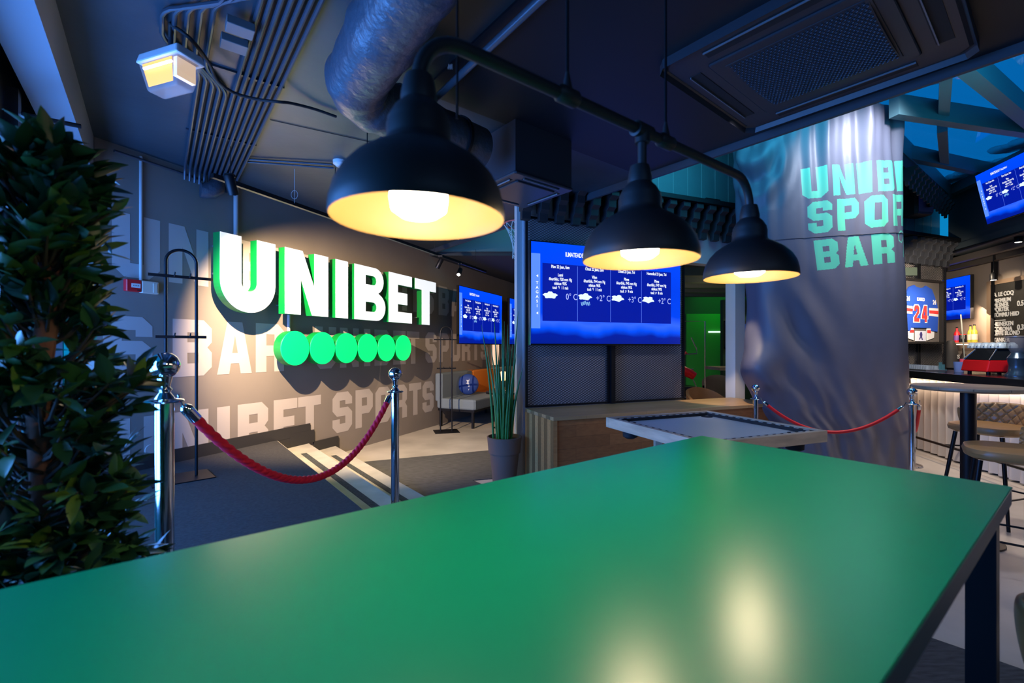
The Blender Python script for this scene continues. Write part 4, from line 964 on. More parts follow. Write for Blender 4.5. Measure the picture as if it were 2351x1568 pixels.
cab = [(392, 128, 2.93), (391, 62, 3.035), (398, 60, 3.03), (440, 92, 2.98), (480, 145, 2.97), (497, 182, 2.96), (535, 212, 2.96), (590, 228, 2.965), (640, 234, 2.97), (668, 237, 3.0), (720, 250, 3.03), (772, 268, 3.035)]
raw = [on(*q) for q in cab]; sm_ = []
for i in range(len(raw)-1):
    a_, b_, c_, d_ = raw[max(i-1, 0)], raw[i], raw[i+1], raw[min(i+2, len(raw)-1)]
    for j in range(6):
        t = j/6; sm_.append(.5*((2*b_)+(c_-a_)*t+(2*a_-5*b_+4*c_-d_)*t*t+(3*b_-a_-3*c_+d_)*t**3))
line_tube('power_cable', sm_+[raw[-1]], .0095, black_matte, 'thick black cable looping from the emergency light across the conduits', 'cable')
# insulated duct
duct_m = mat('duct_foil', (.045, .055, .072), .38, spec=.6, bump=(22, .55, .014))
D0 = on(925, 0, 2.80); D1 = on(802, 212, 2.80); D2 = on(1095, 345, 2.80); u1 = (D0-D1).normalized(); u2 = (D2-D1).normalized(); R_ = .2
pth = [D0+u1*1.6+ (D0-D1)*0]+[D1+u1*(1.2-.08*i) for i in range(12)]
for i in range(9):
    t = i/8; pth.append((D1+u1*R_)*(1-t)**2+D1*2*t*(1-t)+(D1+u2*R_)*t*t)
pth += [D1+u2*(R_+.07*i) for i in range(1, 9)]+[D2]
rr_ = [.155+.006*sin(i*2.3)+.004*sin(i*5.1) for i in range(len(pth))]
T = thing('air_duct', D1, 'fat wrinkled foil-wrapped air duct with an elbow behind the nearest pendant shade', 'duct')
mb = MB(); mb.tube(pth, rr_, 40); obj('insulated_pipe', mb, duct_m, T)
for f in (.3, .8):
    c_ = D1.lerp(D2, f); mb = MB(); mb.tube([c_-u2*.012, c_+u2*.012], .165, 30); obj('strap', mb, black_metal, T); mb = MB(); mb.tube([c_+Vector((0, 0, .16)), (c_.x, c_.y, 3.06)], .004, 6); obj('hanger_rod', mb, black_metal, T)
line_tube('ceiling_pipe', [on(1252, -12, 2.99)+(on(1252, -12, 2.99)-on(1000, 226, 2.99)), on(1000, 226, 2.99)], .021, mat('pipe_blue', (.12, .15, .19), .35, .3), 'straight ceiling pipe crossing behind the pendant rail', 'pipe', 16)
line_tube('wire_coil', [on(1028+.45*i, 155-2+7*sin(i*1.1), 3.0) for i in range(26)], .0012, mat('wire_grey', (.6, .62, .65), .4), 'small loose coil of pale wire on the dark ceiling', 'wire', 5)
T = thing('smoke_detector', on(780, 380, 3.02), 'round white smoke detector on the blue-lit ceiling', 'smoke detector')
q = on(780, 380, 3.02); mb = MB(); mb.lathe([(.001, -.012), (.03, -.01), (.045, .008), (.056, .012), (.058, .04), (.001, .04)], q, 28); obj('housing', mb, white_paint, T)
mb = MB(); mb.lathe([(.03, .0), (.0455, .009), (.0455, .013), (.03, .004)], q, 28, cap=False); obj('vent_ring', mb, black_matte, T)
T = thing('sprinkler_pipe', on(762, 432, 2.9), 'thin grey pipe with clamp sloping toward the nearest pendant shade', 'pipe')
a_, b_ = on(762, 432, 2.9), on(885, 312, 2.9); mb = MB(); mb.tube([a_, b_], .018, 14); obj('pipe', mb, conduit_m, T)
for f in (.08, .72):
    c_ = a_.lerp(b_, f); mb = MB(); mb.tube([c_-(b_-a_).normalized()*.012, c_+(b_-a_).normalized()*.012], .024, 14); obj('clamp', mb, black_metal, T); mb = MB(); mb.tube([c_, (c_.x, c_.y, 3.06)], .004, 6); obj('hanger_rod', mb, black_metal, T)
q = on(676, 447, 2.82)
ringp = [q+Vector((.03*cos(t*pi/12), 0, .04*sin(t*pi/12))) for t in range(25)]
line_tube('wire_loop', [(q.x, q.y, 3.06), (q.x, q.y, 2.86)]+ringp[6:]+ringp[:7]+[(q.x, q.y, 2.74)], .0018, MATS['wire_grey'], 'thin wire loop hanging from the ceiling above the sign', 'wire', 5)
# emergency light
ep = on(392, 128, 2.93); T = thing('emergency_light', (ep.x, ep.y, 2.72), 'lit bulkhead lamp with yellow sheet hanging from the ceiling at upper left', 'lamp')
ef = Frame((rx(392)*2.35, 2.35), (.945, -.326)); zc = zat(152, 2.35)
wp = mat('white_plastic', (.62, .64, .66), .45)
def frustum(mb, fr, a0, a1, c0, c1, z0_, b0, b1, e0, e1, z1_, mi=0):
    mb.hexa([fr(a0, z0_, c0), fr(a1, z0_, c0), fr(a1, z0_, c1), fr(a0, z0_, c1), fr(b0, z1_, e0), fr(b1, z1_, e0), fr(b1, z1_, e1), fr(b0, z1_, e1)], mi)
zt1 = zc+.055; zt0 = zc+.005; zt2 = zc-.135
mb = MB(); frustum(mb, ef, -.152, .152, -.075, .075, zt0, -.14, .14, -.065, .065, zt1); obj('base_tray', mb, wp, T, bevel=.008)
mb = MB(); frustum(mb, ef, -.11, .11, -.045, .045, zt2, -.143, .143, -.068, .068, zt0); cov = mat('clear_cover', (.95, .93, .88), .2, alpha=.13, spec=.5); tag(obj('cover', mb, cov, T, bevel=.012), 'clear tapered cover')
mb = MB(); mb.add([ef(-.125, zt0-.005, .058), ef(.09, zt0-.005, .058), ef(.075, zt2+.025, .042), ef(-.1, zt2+.025, .042), ef(-.125, zt0-.005, .055), ef(.09, zt0-.005, .055), ef(.075, zt2+.025, .039), ef(-.1, zt2+.025, .039)], [(0, 1, 2, 3), (7, 6, 5, 4), (0, 4, 5, 1), (1, 5, 6, 2), (2, 6, 7, 3), (3, 7, 4, 0)]); tag(obj('yellow_sheet', mb, mat('yellow_sheet', (.9, .45, 0), .4, emit=(1, .40, .0), es=.9), T), 'glowing yellow legend sheet')
mb = MB(); mb.tube([ef(-.1, zc-.03, .064), ef(.1, zc-.03, .064)], .007, 10); tag(obj('tube_lamp', mb, mat('tube_glow', (1, 1, 1), .3, emit=(1, .85, .5), es=1.6), T), 'glowing tube')
mb = MB(); mb.obox(ef, .1, .125, zc-.1, zc-.005, -.04, .055); obj('reflector', mb, mat('reflector_glow', (1, .8, .6), .4, emit=(1, .68, .36), es=.5), T)
mb = MB(); mb.tube([ef(0, zt1, 0), (ef(0, 0, 0)[0], ef(0, 0, 0)[1], 3.06)], .010, 10); obj('stem', mb, conduit_m, T)
mb = MB()
for i in range(5): mb.flat(text_mesh('mmm mmmmm', .007), lambda x, y, z: ef(.02+x, zc+.044-i*.008+y, .0735+.0), 0)
lamp('emergency_glow', 'POINT', ef(0, zc-.25, .0), .35, (1, .75, .4), size=.05)
# ceiling cassettes
def cassette(Lp, ux, vx, size, zb, label, big):
    ux = Vector(ux).normalized(); fr = Frame(Lp[:2], ux, (vx[0], vx[1])); T = thing('air_conditioner', fr(size/2, zb, size/2), label, 'air conditioner')
    dk = mat('cassette_paint', (.028, .031, .04), .42); ft = .022
    mb = MB(); mb.rbox(fr, 0, size, zb, zb+ft, 0, size, .05 if big else .012); obj('fascia_panel', mb, dk, T)
    s1_, s2__ = .17*size, .83*size
    mb = MB(); mb.rbox(fr, s1_, s2__, zb-.012, zb+.002, s1_, s2__, .01); ip = obj('intake_panel', mb, dk, T)
    if big:
        mb = MB(); n = 30
        for i in range(n):
            for j in range(n):
                a_ = .245*size+(.51*size)*i/(n-1); c_ = .245*size+(.51*size)*(j+.5*(i % 2))/(n-.5); v = fr(a_, 0, c_); r_ = .0072
                k_ = 6; zz = zb-.0150-.018*(1-((a_-.5*size)/(.275*size))**2)
                vs = [(v[0]+r_*cos(2*pi*q/k_), v[1]+r_*sin(2*pi*q/k_), zz) for q in range(k_)]+[(v[0]+r_*1.15*cos(2*pi*q/k_), v[1]+r_*1.15*sin(2*pi*q/k_), zz-.004) for q in range(k_)]
                mb.add(vs, [tuple(range(k_))]+[(q, k_+q, k_+(q+1) % k_, (q+1) % k_) for q in range(k_)])
        obj('perforated_grille', mb, mat('grille_dots', (.10, .105, .13), .3, .3), ip, smooth=False)
        mb = MB(); mb.rbox(fr, .225*size, .775*size, zb-.016, zb-.010, .225*size, .775*size, .004)
        n = 14
        for i in range(n):   # bulged carrier behind the dots
            a_, b_ = .225*size+.55*size*i/n, .225*size+.55*size*(i+1)/n; h_ = lambda q: .018*(1-((q-.5*size)/(.275*size))**2)
            mb.hexa([fr(a_, zb-.014-h_(a_), .235*size), fr(b_, zb-.014-h_(b_), .235*size), fr(b_, zb-.014-h_(b_), .765*size), fr(a_, zb-.014-h_(a_), .765*size), fr(a_, zb-.01, .235*size), fr(b_, zb-.01, .235*size), fr(b_, zb-.01, .765*size), fr(a_, zb-.01, .765*size)])
        obj('grille_backing', mb, dk, ip, smooth=False)
    for (A_, B_, C_, D_) in ((.2, .8, .06, .12), (.2, .8, .88, .94), (.06, .12, .2, .8), (.88, .94, .2, .8)):
        mb = MB(); mb.obox(fr, A_*size, B_*size, zb-.003, zb+.001, C_*size, D_*size); sl_ = obj('air_slot', mb, black_matte, T)
        mb = MB(); t_ = .008
        if B_-A_ > .3: mb.obox(fr, A_*size, B_*size, zb-.012, zb-.003, C_*size+t_, C_*size+t_+.006)
        else: mb.obox(fr, A_*size+t_, A_*size+t_+.006, zb-.012, zb-.003, C_*size, D_*size)
        obj('air_flap', mb, mat('flap_edge', (.16, .17, .19), .3), sl_)
    mb = MB(); i_ = .02*size
    mb.obox(fr, i_, size-i_, zb+ft, 3.045, i_, size-i_); obj('body', mb, dk, T)
zA = 3.02; La = on(1504, 156, zA); Ba = on(1717, 302, zA); ua = (Ba-La); sz = ua.length
cassette(La, (ua.x, ua.y), (ua.y/sz, -ua.x/sz), sz, zA, 'large dark square ceiling air conditioner with dotted intake at upper right', True)
zA = 2.65; La = on(1183, 396, zA); Ra = on(1317, 438, zA); ua = (Ra-La); sz = ua.length
cassette(La, (ua.x, ua.y), (-ua.y/sz, ua.x/sz), sz, zA, 'dark boxed air conditioner hanging from the ceiling above the white post', False)

# ---- track lights
zk = 2.72; TA = on(487, 408, zk); TB = on(1012, 590, zk); tdv = (TB-TA); Lk = tdv.length; tf = Frame(TA[:2], (tdv.x, tdv.y))
T = thing('light_track', TA, 'long black light track running above the sign along the wall', 'light track')
mb = MB(); mb.obox(tf, 0, Lk+1.5, zk, zk+.035, -.018, .018); obj('rail', mb, black_metal, T)
for a in (.15, 1.6, 3.2, 4.5):
    mb = MB(); v = tf(a, 0, 0); mb.tube([(v[0], v[1], zk+.03), (v[0], v[1], 3.06)], .0025, 6); obj('hanger_wire', mb, black_metal, T)
def track_head(p, aim, label, lit=False, L_=.15, r=.036):
    p = Vector(p); d = (Vector(aim)-p).normalized(); T = thing('track_spotlight', p, label, 'spotlight')
    mb = MB(); mb.tube([p-d*L_, p-d*(L_-.01), p-d*.003, p], [r*.85, r, r, r*.97], 24); obj('lamp_head', mb, black_metal, T)
    mb = MB(); mb.tube([p-d*L_*.7, Vector((p.x-d.x*L_*.7, p.y-d.y*L_*.7, zk))], .008, 8); mb.box(p.x-d.x*L_*.7-.03, p.x-d.x*L_*.7+.03, p.y-d.y*L_*.7-.02, p.y-d.y*L_*.7+.02, zk-.02, zk); obj('mount', mb, black_metal, T)
    if lit:
        mb = MB(); mb.tube([p+d*.001, p+d*.003], r*.75, 20); obj('lens', mb, mat('spot_glow', (1, 1, 1), .3, emit=(1, .9, .75), es=6), T)
sp = Vector((-2.15, 3.515, 2.545)); track_head(sp+Vector((0, 0, .03)), (-2.1, 4.6, .2), 'black track spotlight directly above the first letter of the sign')
v = tf(Lk+.55, 0, 0); track_head((v[0], v[1]-.08, 2.53), (v[0]-.2, v[1]-1.5, 1.2), 'lit track spotlight beyond the end of the sign, facing the camera', True)
v = tf(Lk-.1, 0, 0); track_head((v[0], v[1], 2.54), (v[0]-.6, v[1]+.1, 1.4), 'unlit track spotlight just before the lit one')

# ---- on the sign wall
T = thing('fire_alarm_button', WL(WL.a(300), 1.86, .02), 'red fire alarm call point on the wall left of the coat rack', 'fire alarm')
a_ = WL.a(300); zf = zat(656, WL.Y(a_)); mb = MB(); mb.rbox(WL, a_-.055, a_+.055, zf-.05, zf+.05, 0, .05, .006); obj('housing', mb, mat('alarm_red', (.55, .012, .02), .35), T)
mb = MB(); mb.obox(WL, a_-.02, a_+.045, zf-.018, zf+.018, .05, .052); tag(obj('press_panel', mb, white_paint, T), 'white press panel with three marks')
mb = MB()
for k in (-.004, .012, .028): mb.obox(WL, a_+k-.004, a_+k+.004, zf-.003, zf+.003, .052, .0525)
mb.obox(WL, a_+.022, a_+.045, zf-.04, zf-.032, .05, .0515)
obj('printed_marks', mb, black_matte, T)
a_ = WL.a(335); mb = MB(); mb.rbox(WL, a_-.055, a_+.075, zf-.055, zf+.05, 0, .05, .006); T = thing('alarm_box', WL(a_, zf-.055, .02), 'cream plastic box beside the red fire alarm button', 'box'); beige = mat('cream_plastic', (.55, .50, .42), .5); obj('housing', mb, beige, T)
mb = MB(); mb.obox(WL, a_+.028, a_+.058, zf-.045, zf+.035, .05, .056); obj('cover_rib', mb, beige, T)
pipe_g = mat('wall_pipe', (.42, .42, .43), .5)
a_ = WL.a(320); line_tube('wall_conduit', [WL(a_, 3.02, .02), WL(a_, zf+.05, .02)], .012, pipe_g, 'grey vertical conduit above the fire alarm button', 'conduit')
a_ = WL.a(537); line_tube('wall_conduit', [WL(a_, 3.05, .03), WL(a_, 2.3, .03)], .022, pipe_g, 'pale vertical conduit rising behind the first sign letter', 'conduit')
a_ = WL.a(660); line_tube('wall_conduit', [WL(a_, 1.9, .02), WL(a_, 1.38, .02)], .018, pipe_g, 'short pale conduit between the letters and the green discs', 'conduit')
a_ = WL.a(345); v = WL(a_, zat(1032, WL.Y(a_)), 0); mb = MB(); lp = [arc(0, 0, .045, 0, 350, 35)]; mb.flat(curve_mesh(lp, .006), lambda x, y, z: WL(a_+x, v[2]+y, .008+z)); tag(obj('round_cover', mb, mural, smooth=False), 'round flat cover low on the sign wall behind the nearest post', 'cover')
e = [WL(WL.a(478), 2.97, .13), WL(WL.a(474), 2.92, .14), WL(WL.a(464), 2.88, .13), WL(WL.a(452), 2.87, .10), WL(WL.a(446), 2.87, .09)]
line_tube('duct_stub', e, [.06, .075, .078, .072, .07], duct_m, 'short bent foil duct entering the top of the sign wall', 'duct', 22)
_Y = FA.Y(FA.a(185, .06), .06)
line_tube('closer_arm', [P(48, 262, _Y*.93), P(186, 290, _Y)], .012, black_metal, 'black metal arm reaching from the window wall above the leafy tree', 'arm', 8)

# ================================================================== LOUNGE CORNER
fb = mat('couch_grey', (.13, .17, .20), .8, bump=(180, .2, .002)); fo = mat('couch_orange', (.62, .19, .02), .7); fcm = mat('couch_cream', (.55, .45, .36), .8)
sa = 8.76; cA = [sa, WL.a(1083, .15), WL.a(1133, .15), 12.6]
T = thing('couch', WL((sa+12.6)/2, 0, .42), 'long low couch along the far sign wall with grey, orange and cream back sections', 'couch')
for (a0, a1), m_, lb in zip(zip(cA, cA[1:]), (fb, fo, fcm), ('grey', 'orange', 'cream')):
    mb = MB(); mb.rbox(WL, a0+.005, a1-.005, .44, .94, .02, .17, .03); tag(obj('backrest', mb, m_, T), '%s back section' % lb)
for (a0, a1), m_, lb in zip(zip([sa, 10.1, 11.3], [10.1, 11.3, 12.6]), (fb, fo, fb), ('grey', 'orange', 'grey')):
    mb = MB(); mb.rbox(WL, a0+.004, a1-.004, .32, .50, .06, .83, .03); tag(obj('seat', mb, m_, T), '%s seat section' % lb)
mb = MB(); mb.obox(WL, sa+.03, 12.55, .28, .32, .08, .80); obj('frame', mb, black_metal, T)
for a in (sa+.06, 10.6, 12.5):
    for c_ in (.12, .76): mb = MB(); mb.obox(WL, a-.02, a+.02, 0, .28, c_-.02, c_+.02); obj('leg', mb, black_metal, T)
# blue cushion with leaf emblem
ca = WL.a(1073, .30); cf = Frame(WL(ca, 0, .32)[:2], (.97, .25))
T = thing('cushion', cf(0, .505, 0), 'blue cushion with a white leaf emblem on the grey end of the couch', 'cushion')
mb = MB(); mb.sphere(cf(0, .70, 0), .195, 24, 16, (1, .42, 1)); obj('cushion_body', mb, mat('cushion_blue', (.012, .045, .22), .7), T)
LF = [(0, 1), (.14, .62), (.36, .72), (.30, .38), (.66, .52), (.60, .32), (.92, .22), (.66, .02), (.74, -.16), (.28, -.22), (.30, -.42), (.06, -.34), (.03, -.8), (-.03, -.8), (-.06, -.34), (-.30, -.42), (-.28, -.22), (-.74, -.16), (-.66, .02), (-.92, .22), (-.60, .32), (-.66, .52), (-.30, .38), (-.36, .72), (-.14, .62)]
mb = MB(); vs_ = []
rot = -.5
for x, y in [(0, 0)]+LF:
    x, y = x*.135, y*.15; x, y = x*cos(rot)-y*sin(rot)+.045, x*sin(rot)+y*cos(rot); r2_ = (x*x+y*y)/.195**2; vs_.append(cf(x, .70+y, .195*.42*sqrt(max(0, 1-r2_))+.004))
mb.add(vs_, [(0, i+1, (i+1) % len(LF)+1) for i in range(len(LF))]); obj('leaf_emblem', mb, mat('emblem_white', (.7, .75, .8), .6), T, smooth=False)
# small table with brass lamp
lt = Vector((-.155, 7.9)); T = thing('side_table', (lt.x, lt.y, 0), 'small dark table by the couch behind the spiky plant', 'table')
mb = MB(); mb.lathe([(.001, .60), (.3, .60), (.3, .63), (.001, .63)], (lt.x, lt.y, 0), 28); obj('table_top', mb, black_metal, T); mb = MB(); mb.lathe([(.16, 0), (.16, .01), (.02, .02), (.02, .6)], (lt.x, lt.y, 0), 20); obj('pedestal', mb, black_metal, T)
T = thing('table_lamp', (lt.x, lt.y, .63), 'small glowing brass table lamp seen through the spiky leaves', 'lamp')
brass = mat('brass', (.8, .5, .2), .25, 1); mb = MB(); mb.lathe([(.07, 0), (.07, .01), (.015, .03), (.012, .12), (.03, .15), (.012, .18)], (lt.x, lt.y, .63), 20); obj('base', mb, brass, T)
mb = MB(); mb.sphere((lt.x, lt.y, .9), .085, 18, 12); obj('globe', mb, mat('lamp_glow', (1, .7, .4), .4, emit=(1, .55, .2), es=2.2), T)
mb = MB(); mb.obox(WL, 11.15, 11.42, 1.0, 1.5, .02, .06); T = thing('wall_light', WL(11.28, 1.0, .03), 'tall warm glowing wall light above the couch behind the spiky leaves', 'wall light'); obj('diffuser', mb, mat('warm_diffuser', (1, .8, .6), .5, emit=(1, .62, .38), es=.8), T)
# hoop
hp = P(1197, 515, 5.62); T = thing('basketball_hoop', hp, 'basketball hoop with white net half hidden by the white post', 'basketball hoop')
mb = MB(); mb.tube([hp+Vector((.215*cos(t*pi/24), .215*sin(t*pi/24), 0)) for t in range(49)], .009, 10); obj('rim', mb, mat('rim_pink', (.6, .12, .12), .5), T)
mb = MB(); nS = 12; lv = [(0, .215), (.07, .175), (.15, .14), (.23, .115), (.31, .105), (.39, .11)]
for k in range(nS):
    for sg in (1, -1):
        pth = []
        for j, (dz, r_) in enumerate(lv):
            a = 2*pi*(k+sg*.5*j)/nS; pth.append(hp+Vector((r_*cos(a), r_*sin(a), -dz)))
        mb.tube(pth, .0038, 5)
    a = 2*pi*(k+.5)/nS; pth = [hp+Vector((.11*cos(a+t_), .11*sin(a+t_), -.39-.03*cos(t_/.26*pi/2))) for t_ in (-.26, -.13, 0, .13, .26)]; mb.tube(pth, .0038, 5)
obj('net', mb, mat('net_white', (.5, .68, .72), .7), T)
mb = MB(); mb.box(hp.x+.20, hp.x+.34, hp.y-.04, hp.y+.04, hp.z-.05, hp.z+.01); obj('rim_bracket', mb, black_metal, T)
mb = MB(); mb.box(hp.x+.34, hp.x+.37, hp.y-.35, hp.y+.35, hp.z-.1, hp.z+.14); obj('backboard', mb, wp, T)

# ================================================================== GAMES ROOM BEHIND THE OPENING
tan = mat('tan_leather', (.38, .17, .06), .45); greyl = mat('grey_leather', (.16, .14, .12), .5)
def zz(py, Y): return zat(py, Y)
T = thing('arcade_cabinet', P(1590, 915, 7.0).xy.to_3d(), 'black racing arcade cabinet with chrome edges seen through the opening', 'arcade machine')
x0_, x1_ = rx(1548)*7.0, rx(1622)*7.0
af = Frame((x0_, 7.0), (1, .1)); Wd = x1_-x0_
mb = MB(); mb.obox(af, 0, Wd*.93, 0, .78, -.9, -.1); mb.obox(af, 0, Wd*.7, .78, 1.72, -.9, -.45); obj('cabinet', mb, mat('arcade_black', (.012, .014, .016), .3), T, bevel=.02)
mb = MB()
for pts in ([(0, 1.80), (1, 1.80), (1, 0)], [(.55, 1.55), (.72, 1.38), (.74, 1.30), (0, 1.28)], [(0, 1.06), (.62, 1.06)], [(.0, .63), (.55, .63), (.74, .68), (.70, .80), (.55, .98)]):
    mb.tube([af(a*Wd, z, .0) for a, z in pts], .009, 8)
obj('chrome_trim', mb, mat('dull_chrome', (.55, .56, .58), .25, 1), T)
mb = MB(); mb.obox(af, .05*Wd, .60*Wd, 1.32, 1.52, -.45, -.40); obj('arcade_screen', mb, mat('arcade_screen', (.01, .02, .02), .15, emit=(.0, .05, .06), es=.5), T)
redp = mat('arcade_red', (.65, .01, .01), .3)
mb = MB(); mb.tube([af(Wd*.0, 1.02, -.02), af(.25*Wd, 1.05, .0), af(.5*Wd, .99, .02), af(.62*Wd, .95, .04)], [.05, .075, .07, .06], 16); tag(obj('handlebar_fairing', mb, redp, T), 'red steering fairing')
mb = MB(); mb.tube([af(.28*Wd, 1.25, 0), af(.38*Wd, 1.33, 0), af(.42*Wd, 1.30, 0)], .012, 8); obj('lever', mb, redp, T)
mb = MB(); mb.tube([af(Wd*.2, 0, .02), af(Wd*.2, .2, .02)], .03, 8); obj('foot', mb, black_metal, T)
# high table and chairs
g0 = P(1672, 842, 7.9); T = thing('high_table', (g0.x, g0.y, 0), 'small wooden high table in the games room behind the opening', 'table')
zt = g0.z; mb = MB(); mb.box(g0.x-.28, g0.x+.35, g0.y-.3, g0.y+.3, zt-.05, zt); obj('table_top', mb, wood('table_oak', (.5, .4, .28), (.42, .32, .2), (0, 0, 0)), T)
mb = MB(); mb.box(g0.x+.10, g0.x+.20, g0.y-.05, g0.y+.05, .02, zt-.05); obj('pedestal', mb, black_metal, T); mb = MB(); mb.box(g0.x-.1, g0.x+.4, g0.y-.22, g0.y+.22, 0, .02); obj('base_plate', mb, black_metal, T)
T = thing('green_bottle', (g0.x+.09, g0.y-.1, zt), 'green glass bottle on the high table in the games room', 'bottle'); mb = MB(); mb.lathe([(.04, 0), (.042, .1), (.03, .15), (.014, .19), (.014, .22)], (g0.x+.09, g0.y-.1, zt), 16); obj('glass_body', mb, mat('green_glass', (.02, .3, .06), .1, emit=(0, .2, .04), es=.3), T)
mb = MB(); mb.lathe([(.015, .22), (.015, .235), (.001, .237)], (g0.x+.09, g0.y-.1, zt), 12); obj('cap', mb, black_metal, T)
def armchair(x, y, m, label, h=.80, rz=0.3):
    T = thing('armchair', (x, y, 0), label, 'chair'); mb = MB(); vs = []; fs = []; n = 18
    for i in range(n+1):
        a = radians(-100+200*i/n)+rz; hh = h-.18*(abs(i-n/2)/(n/2))**2
        for r_, z in ((.29, .40), (.31, hh), (.275, hh+.012), (.24, .42)): vs.append((x+r_*cos(a), y+r_*sin(a), z))
    for i in range(n):
        for k in range(3): fs.append((i*4+k, i*4+k+1, (i+1)*4+k+1, (i+1)*4+k))
    mb.add(vs, fs); mb.smooth = True; obj('backrest', mb, m, T)
    mb = MB(); mb.lathe([(.001, .37), (.24, .37), (.27, .40), (.27, .44), (.23, .47), (.001, .475)], (x, y, 0), 24); obj('seat', mb, m, T)
    for k in range(4):
        a = pi/4+k*pi/2; mb = MB(); mb.tube([(x+.15*cos(a), y+.15*sin(a), .38), (x+.24*cos(a), y+.24*sin(a), 0)], .012, 8); obj('leg', mb, black_metal, T)
v = P(1628, 900, 6.45); armchair(v.x, v.y, tan, 'tan leather armchair seen just above the oak counter', .80, 1.9)
v = P(1652, 880, 8.6); armchair(v.x, v.y, greyl, 'grey quilted armchair behind the tan one in the games room', .85, 1.3)
v = P(1643, 762, 10.9); mb = MB(); mb.box(v.x-.16, v.x+.16, 10.9, 10.94, v.z-.02, v.z+.02); tag(obj('wall_strip_light', mb, mat('strip_glow', (1, 1, 1), .4, emit=(.75, .85, .8), es=.8)), 'short pale light strip on the green wall of the games room', 'wall light')

# ================================================================== FRAMED JERSEYS
jb_ = mat('jersey_blue', (.012, .07, .42), .75); jr = mat('jersey_red', (.68, .035, .03), .7); jw = mat('jersey_white', (.72, .68, .64), .7); fbk = mat('frame_backing', (.12, .10, .085), .7); frm = mat('picture_frame', (.015, .013, .012), .35)
def framed_jersey(fr, a0, a1, z0_, z1_, c_, number, name, label):
    W3 = a1-a0; H3 = z1_-z0_; T = thing('framed_jersey', fr((a0+a1)/2, z0_, c_), label, 'framed jersey')
    m2 = lambda x, y: (a0+(x-95)/380*W3, z1_-(y-630)/580*H3)
    mb = MB(); t_ = .03
    for q in ((a0, a1, z1_-t_, z1_), (a0, a1, z0_, z0_+t_), (a0, a0+t_, z0_, z1_), (a1-t_, a1, z0_, z1_)): mb.obox(fr, *q, c_, c_+.07)
    obj('frame', mb, frm, T); mb = MB(); mb.obox(fr, a0+t_, a1-t_, z0_+t_, z1_-t_, c_, c_+.015); obj('backing', mb, fbk, T)
    def flat(pts, c1, c2, m_, nm, par):
        mb = MB()
        for lp in pts: mb.flat(curve_mesh([[m2(x, y) for x, y in lp]], (c2-c1)/2), lambda x, y, z: fr(x, y, c_+(c1+c2)/2+z))
        return obj(nm, mb, m_, par, smooth=False)
    shirt = [(225, 685), (245, 700), (280, 708), (312, 700), (330, 684), (385, 712), (412, 780), (436, 860), (443, 960), (436, 1098), (382, 1092), (372, 1045), (368, 1066), (205, 1066), (203, 1045), (190, 1095), (122, 1090), (118, 960), (125, 860), (150, 780), (180, 705)]
    sh = flat([shirt], .017, .035, jb_, 'shirt', T)
    flat([[(120, 870), (208, 876), (207, 946), (120, 940)], [(357, 884), (443, 884), (442, 960), (358, 955)]], .035, .037, jw, 'sleeve_band', sh)
    flat([[(120, 892), (208, 898), (207, 924), (120, 918)], [(357, 905), (443, 906), (442, 938), (358, 933)]], .037, .039, jr, 'sleeve_stripe', sh)
    flat([[(190, 1068), (225, 1068), (225, 1180), (152, 1152), (150, 1098), (190, 1098)], [(345, 1066), (376, 1068), (382, 1096), (412, 1100), (408, 1155), (345, 1180)]], .018, .028, jw, 'shirt_tail', sh)
    flat([[(188, 1085), (226, 1085), (226, 1112), (188, 1112)], [(345, 1085), (378, 1085), (378, 1112), (345, 1112)]], .028, .03, jr, 'tail_stripe', sh)
    for dl, m_, nm, cc in ((0, jw, 'number', .038), (9, jr, 'number_fill', .040)):
        mb = MB(); w_ = 60 if number != '10' else 55
        xx = 212
        for ch in number:
            gw, lp = glyph(ch, 62, 165)
            if dl:
                gw0 = gw; lp = [[(x*(1-2*dl/gw0)+dl, y*(1-2*dl/165)+dl) for x, y in l] for l in lp]
            mb.flat(curve_mesh([[m2(xx+x, 1022-y) for x, y in l] for l in lp], .001), lambda x, y, z: fr(x, y, c_+cc+z)); xx += gw+6
        obj(nm, mb, m_, sh, smooth=False)
    mb = MB(); hx, hz_ = m2(281, 812); mb.flat(text_mesh(name, .052/1.03*H3*1.35, .001, off=.003, sx=.85), lambda x, y, z: fr(hx+x, hz_+y, c_+.038+z), 0); obj('name_letters', mb, jw, sh, smooth=False)
    mb = MB()
    for xx_, yy_ in ((168, 812), (405, 832)):
        hx, hz_ = m2(xx_, yy_); mb.flat(text_mesh(number, .10*H3, .001, off=.003, sx=.85), lambda x, y, z, hx=hx, hz_=hz_: fr(hx+x, hz_+y, c_+.038+z), 0)
    obj('sleeve_numbers', mb, jw, sh, smooth=False)
    mb = MB(); A = m2(243, 1095); B = m2(333, 1186); mb.obox(fr, A[0], B[0], B[1], A[1], c_+.015, c_+.030); ph = obj('photo_card', mb, mat('photo_ice', (.62, .62, .68), .4), T)
    mb = MB(); q = [m2(*v_) for v_ in ((285, 1100), (296, 1108), (300, 1130), (296, 1150), (305, 1172), (296, 1176), (287, 1152), (276, 1174), (268, 1170), (280, 1145), (274, 1125))]; mb.flat(curve_mesh([q], .0008), lambda x, y, z: fr(x, y, c_+.031+z)); obj('player_silhouette', mb, mat('photo_dark', (.05, .04, .16), .4), ph, smooth=False)
framed_jersey(TP, TP.a(2064, .08), TP.a(2161, .08), 1.455, 2.49, .05, '24', 'KAKKO', 'framed blue and red hockey jersey number 24 on the mesh wall by the bar')
JF = Frame((P(1662, 770, 9.6).x, 9.6), (1, 0), (0, -1)); framed_jersey(JF, 0, .62, zat(795, 9.6)-.05, zat(745, 9.6)+.08, 0, '10', '      ', 'framed blue ice hockey jersey number 10 glimpsed in the games room')
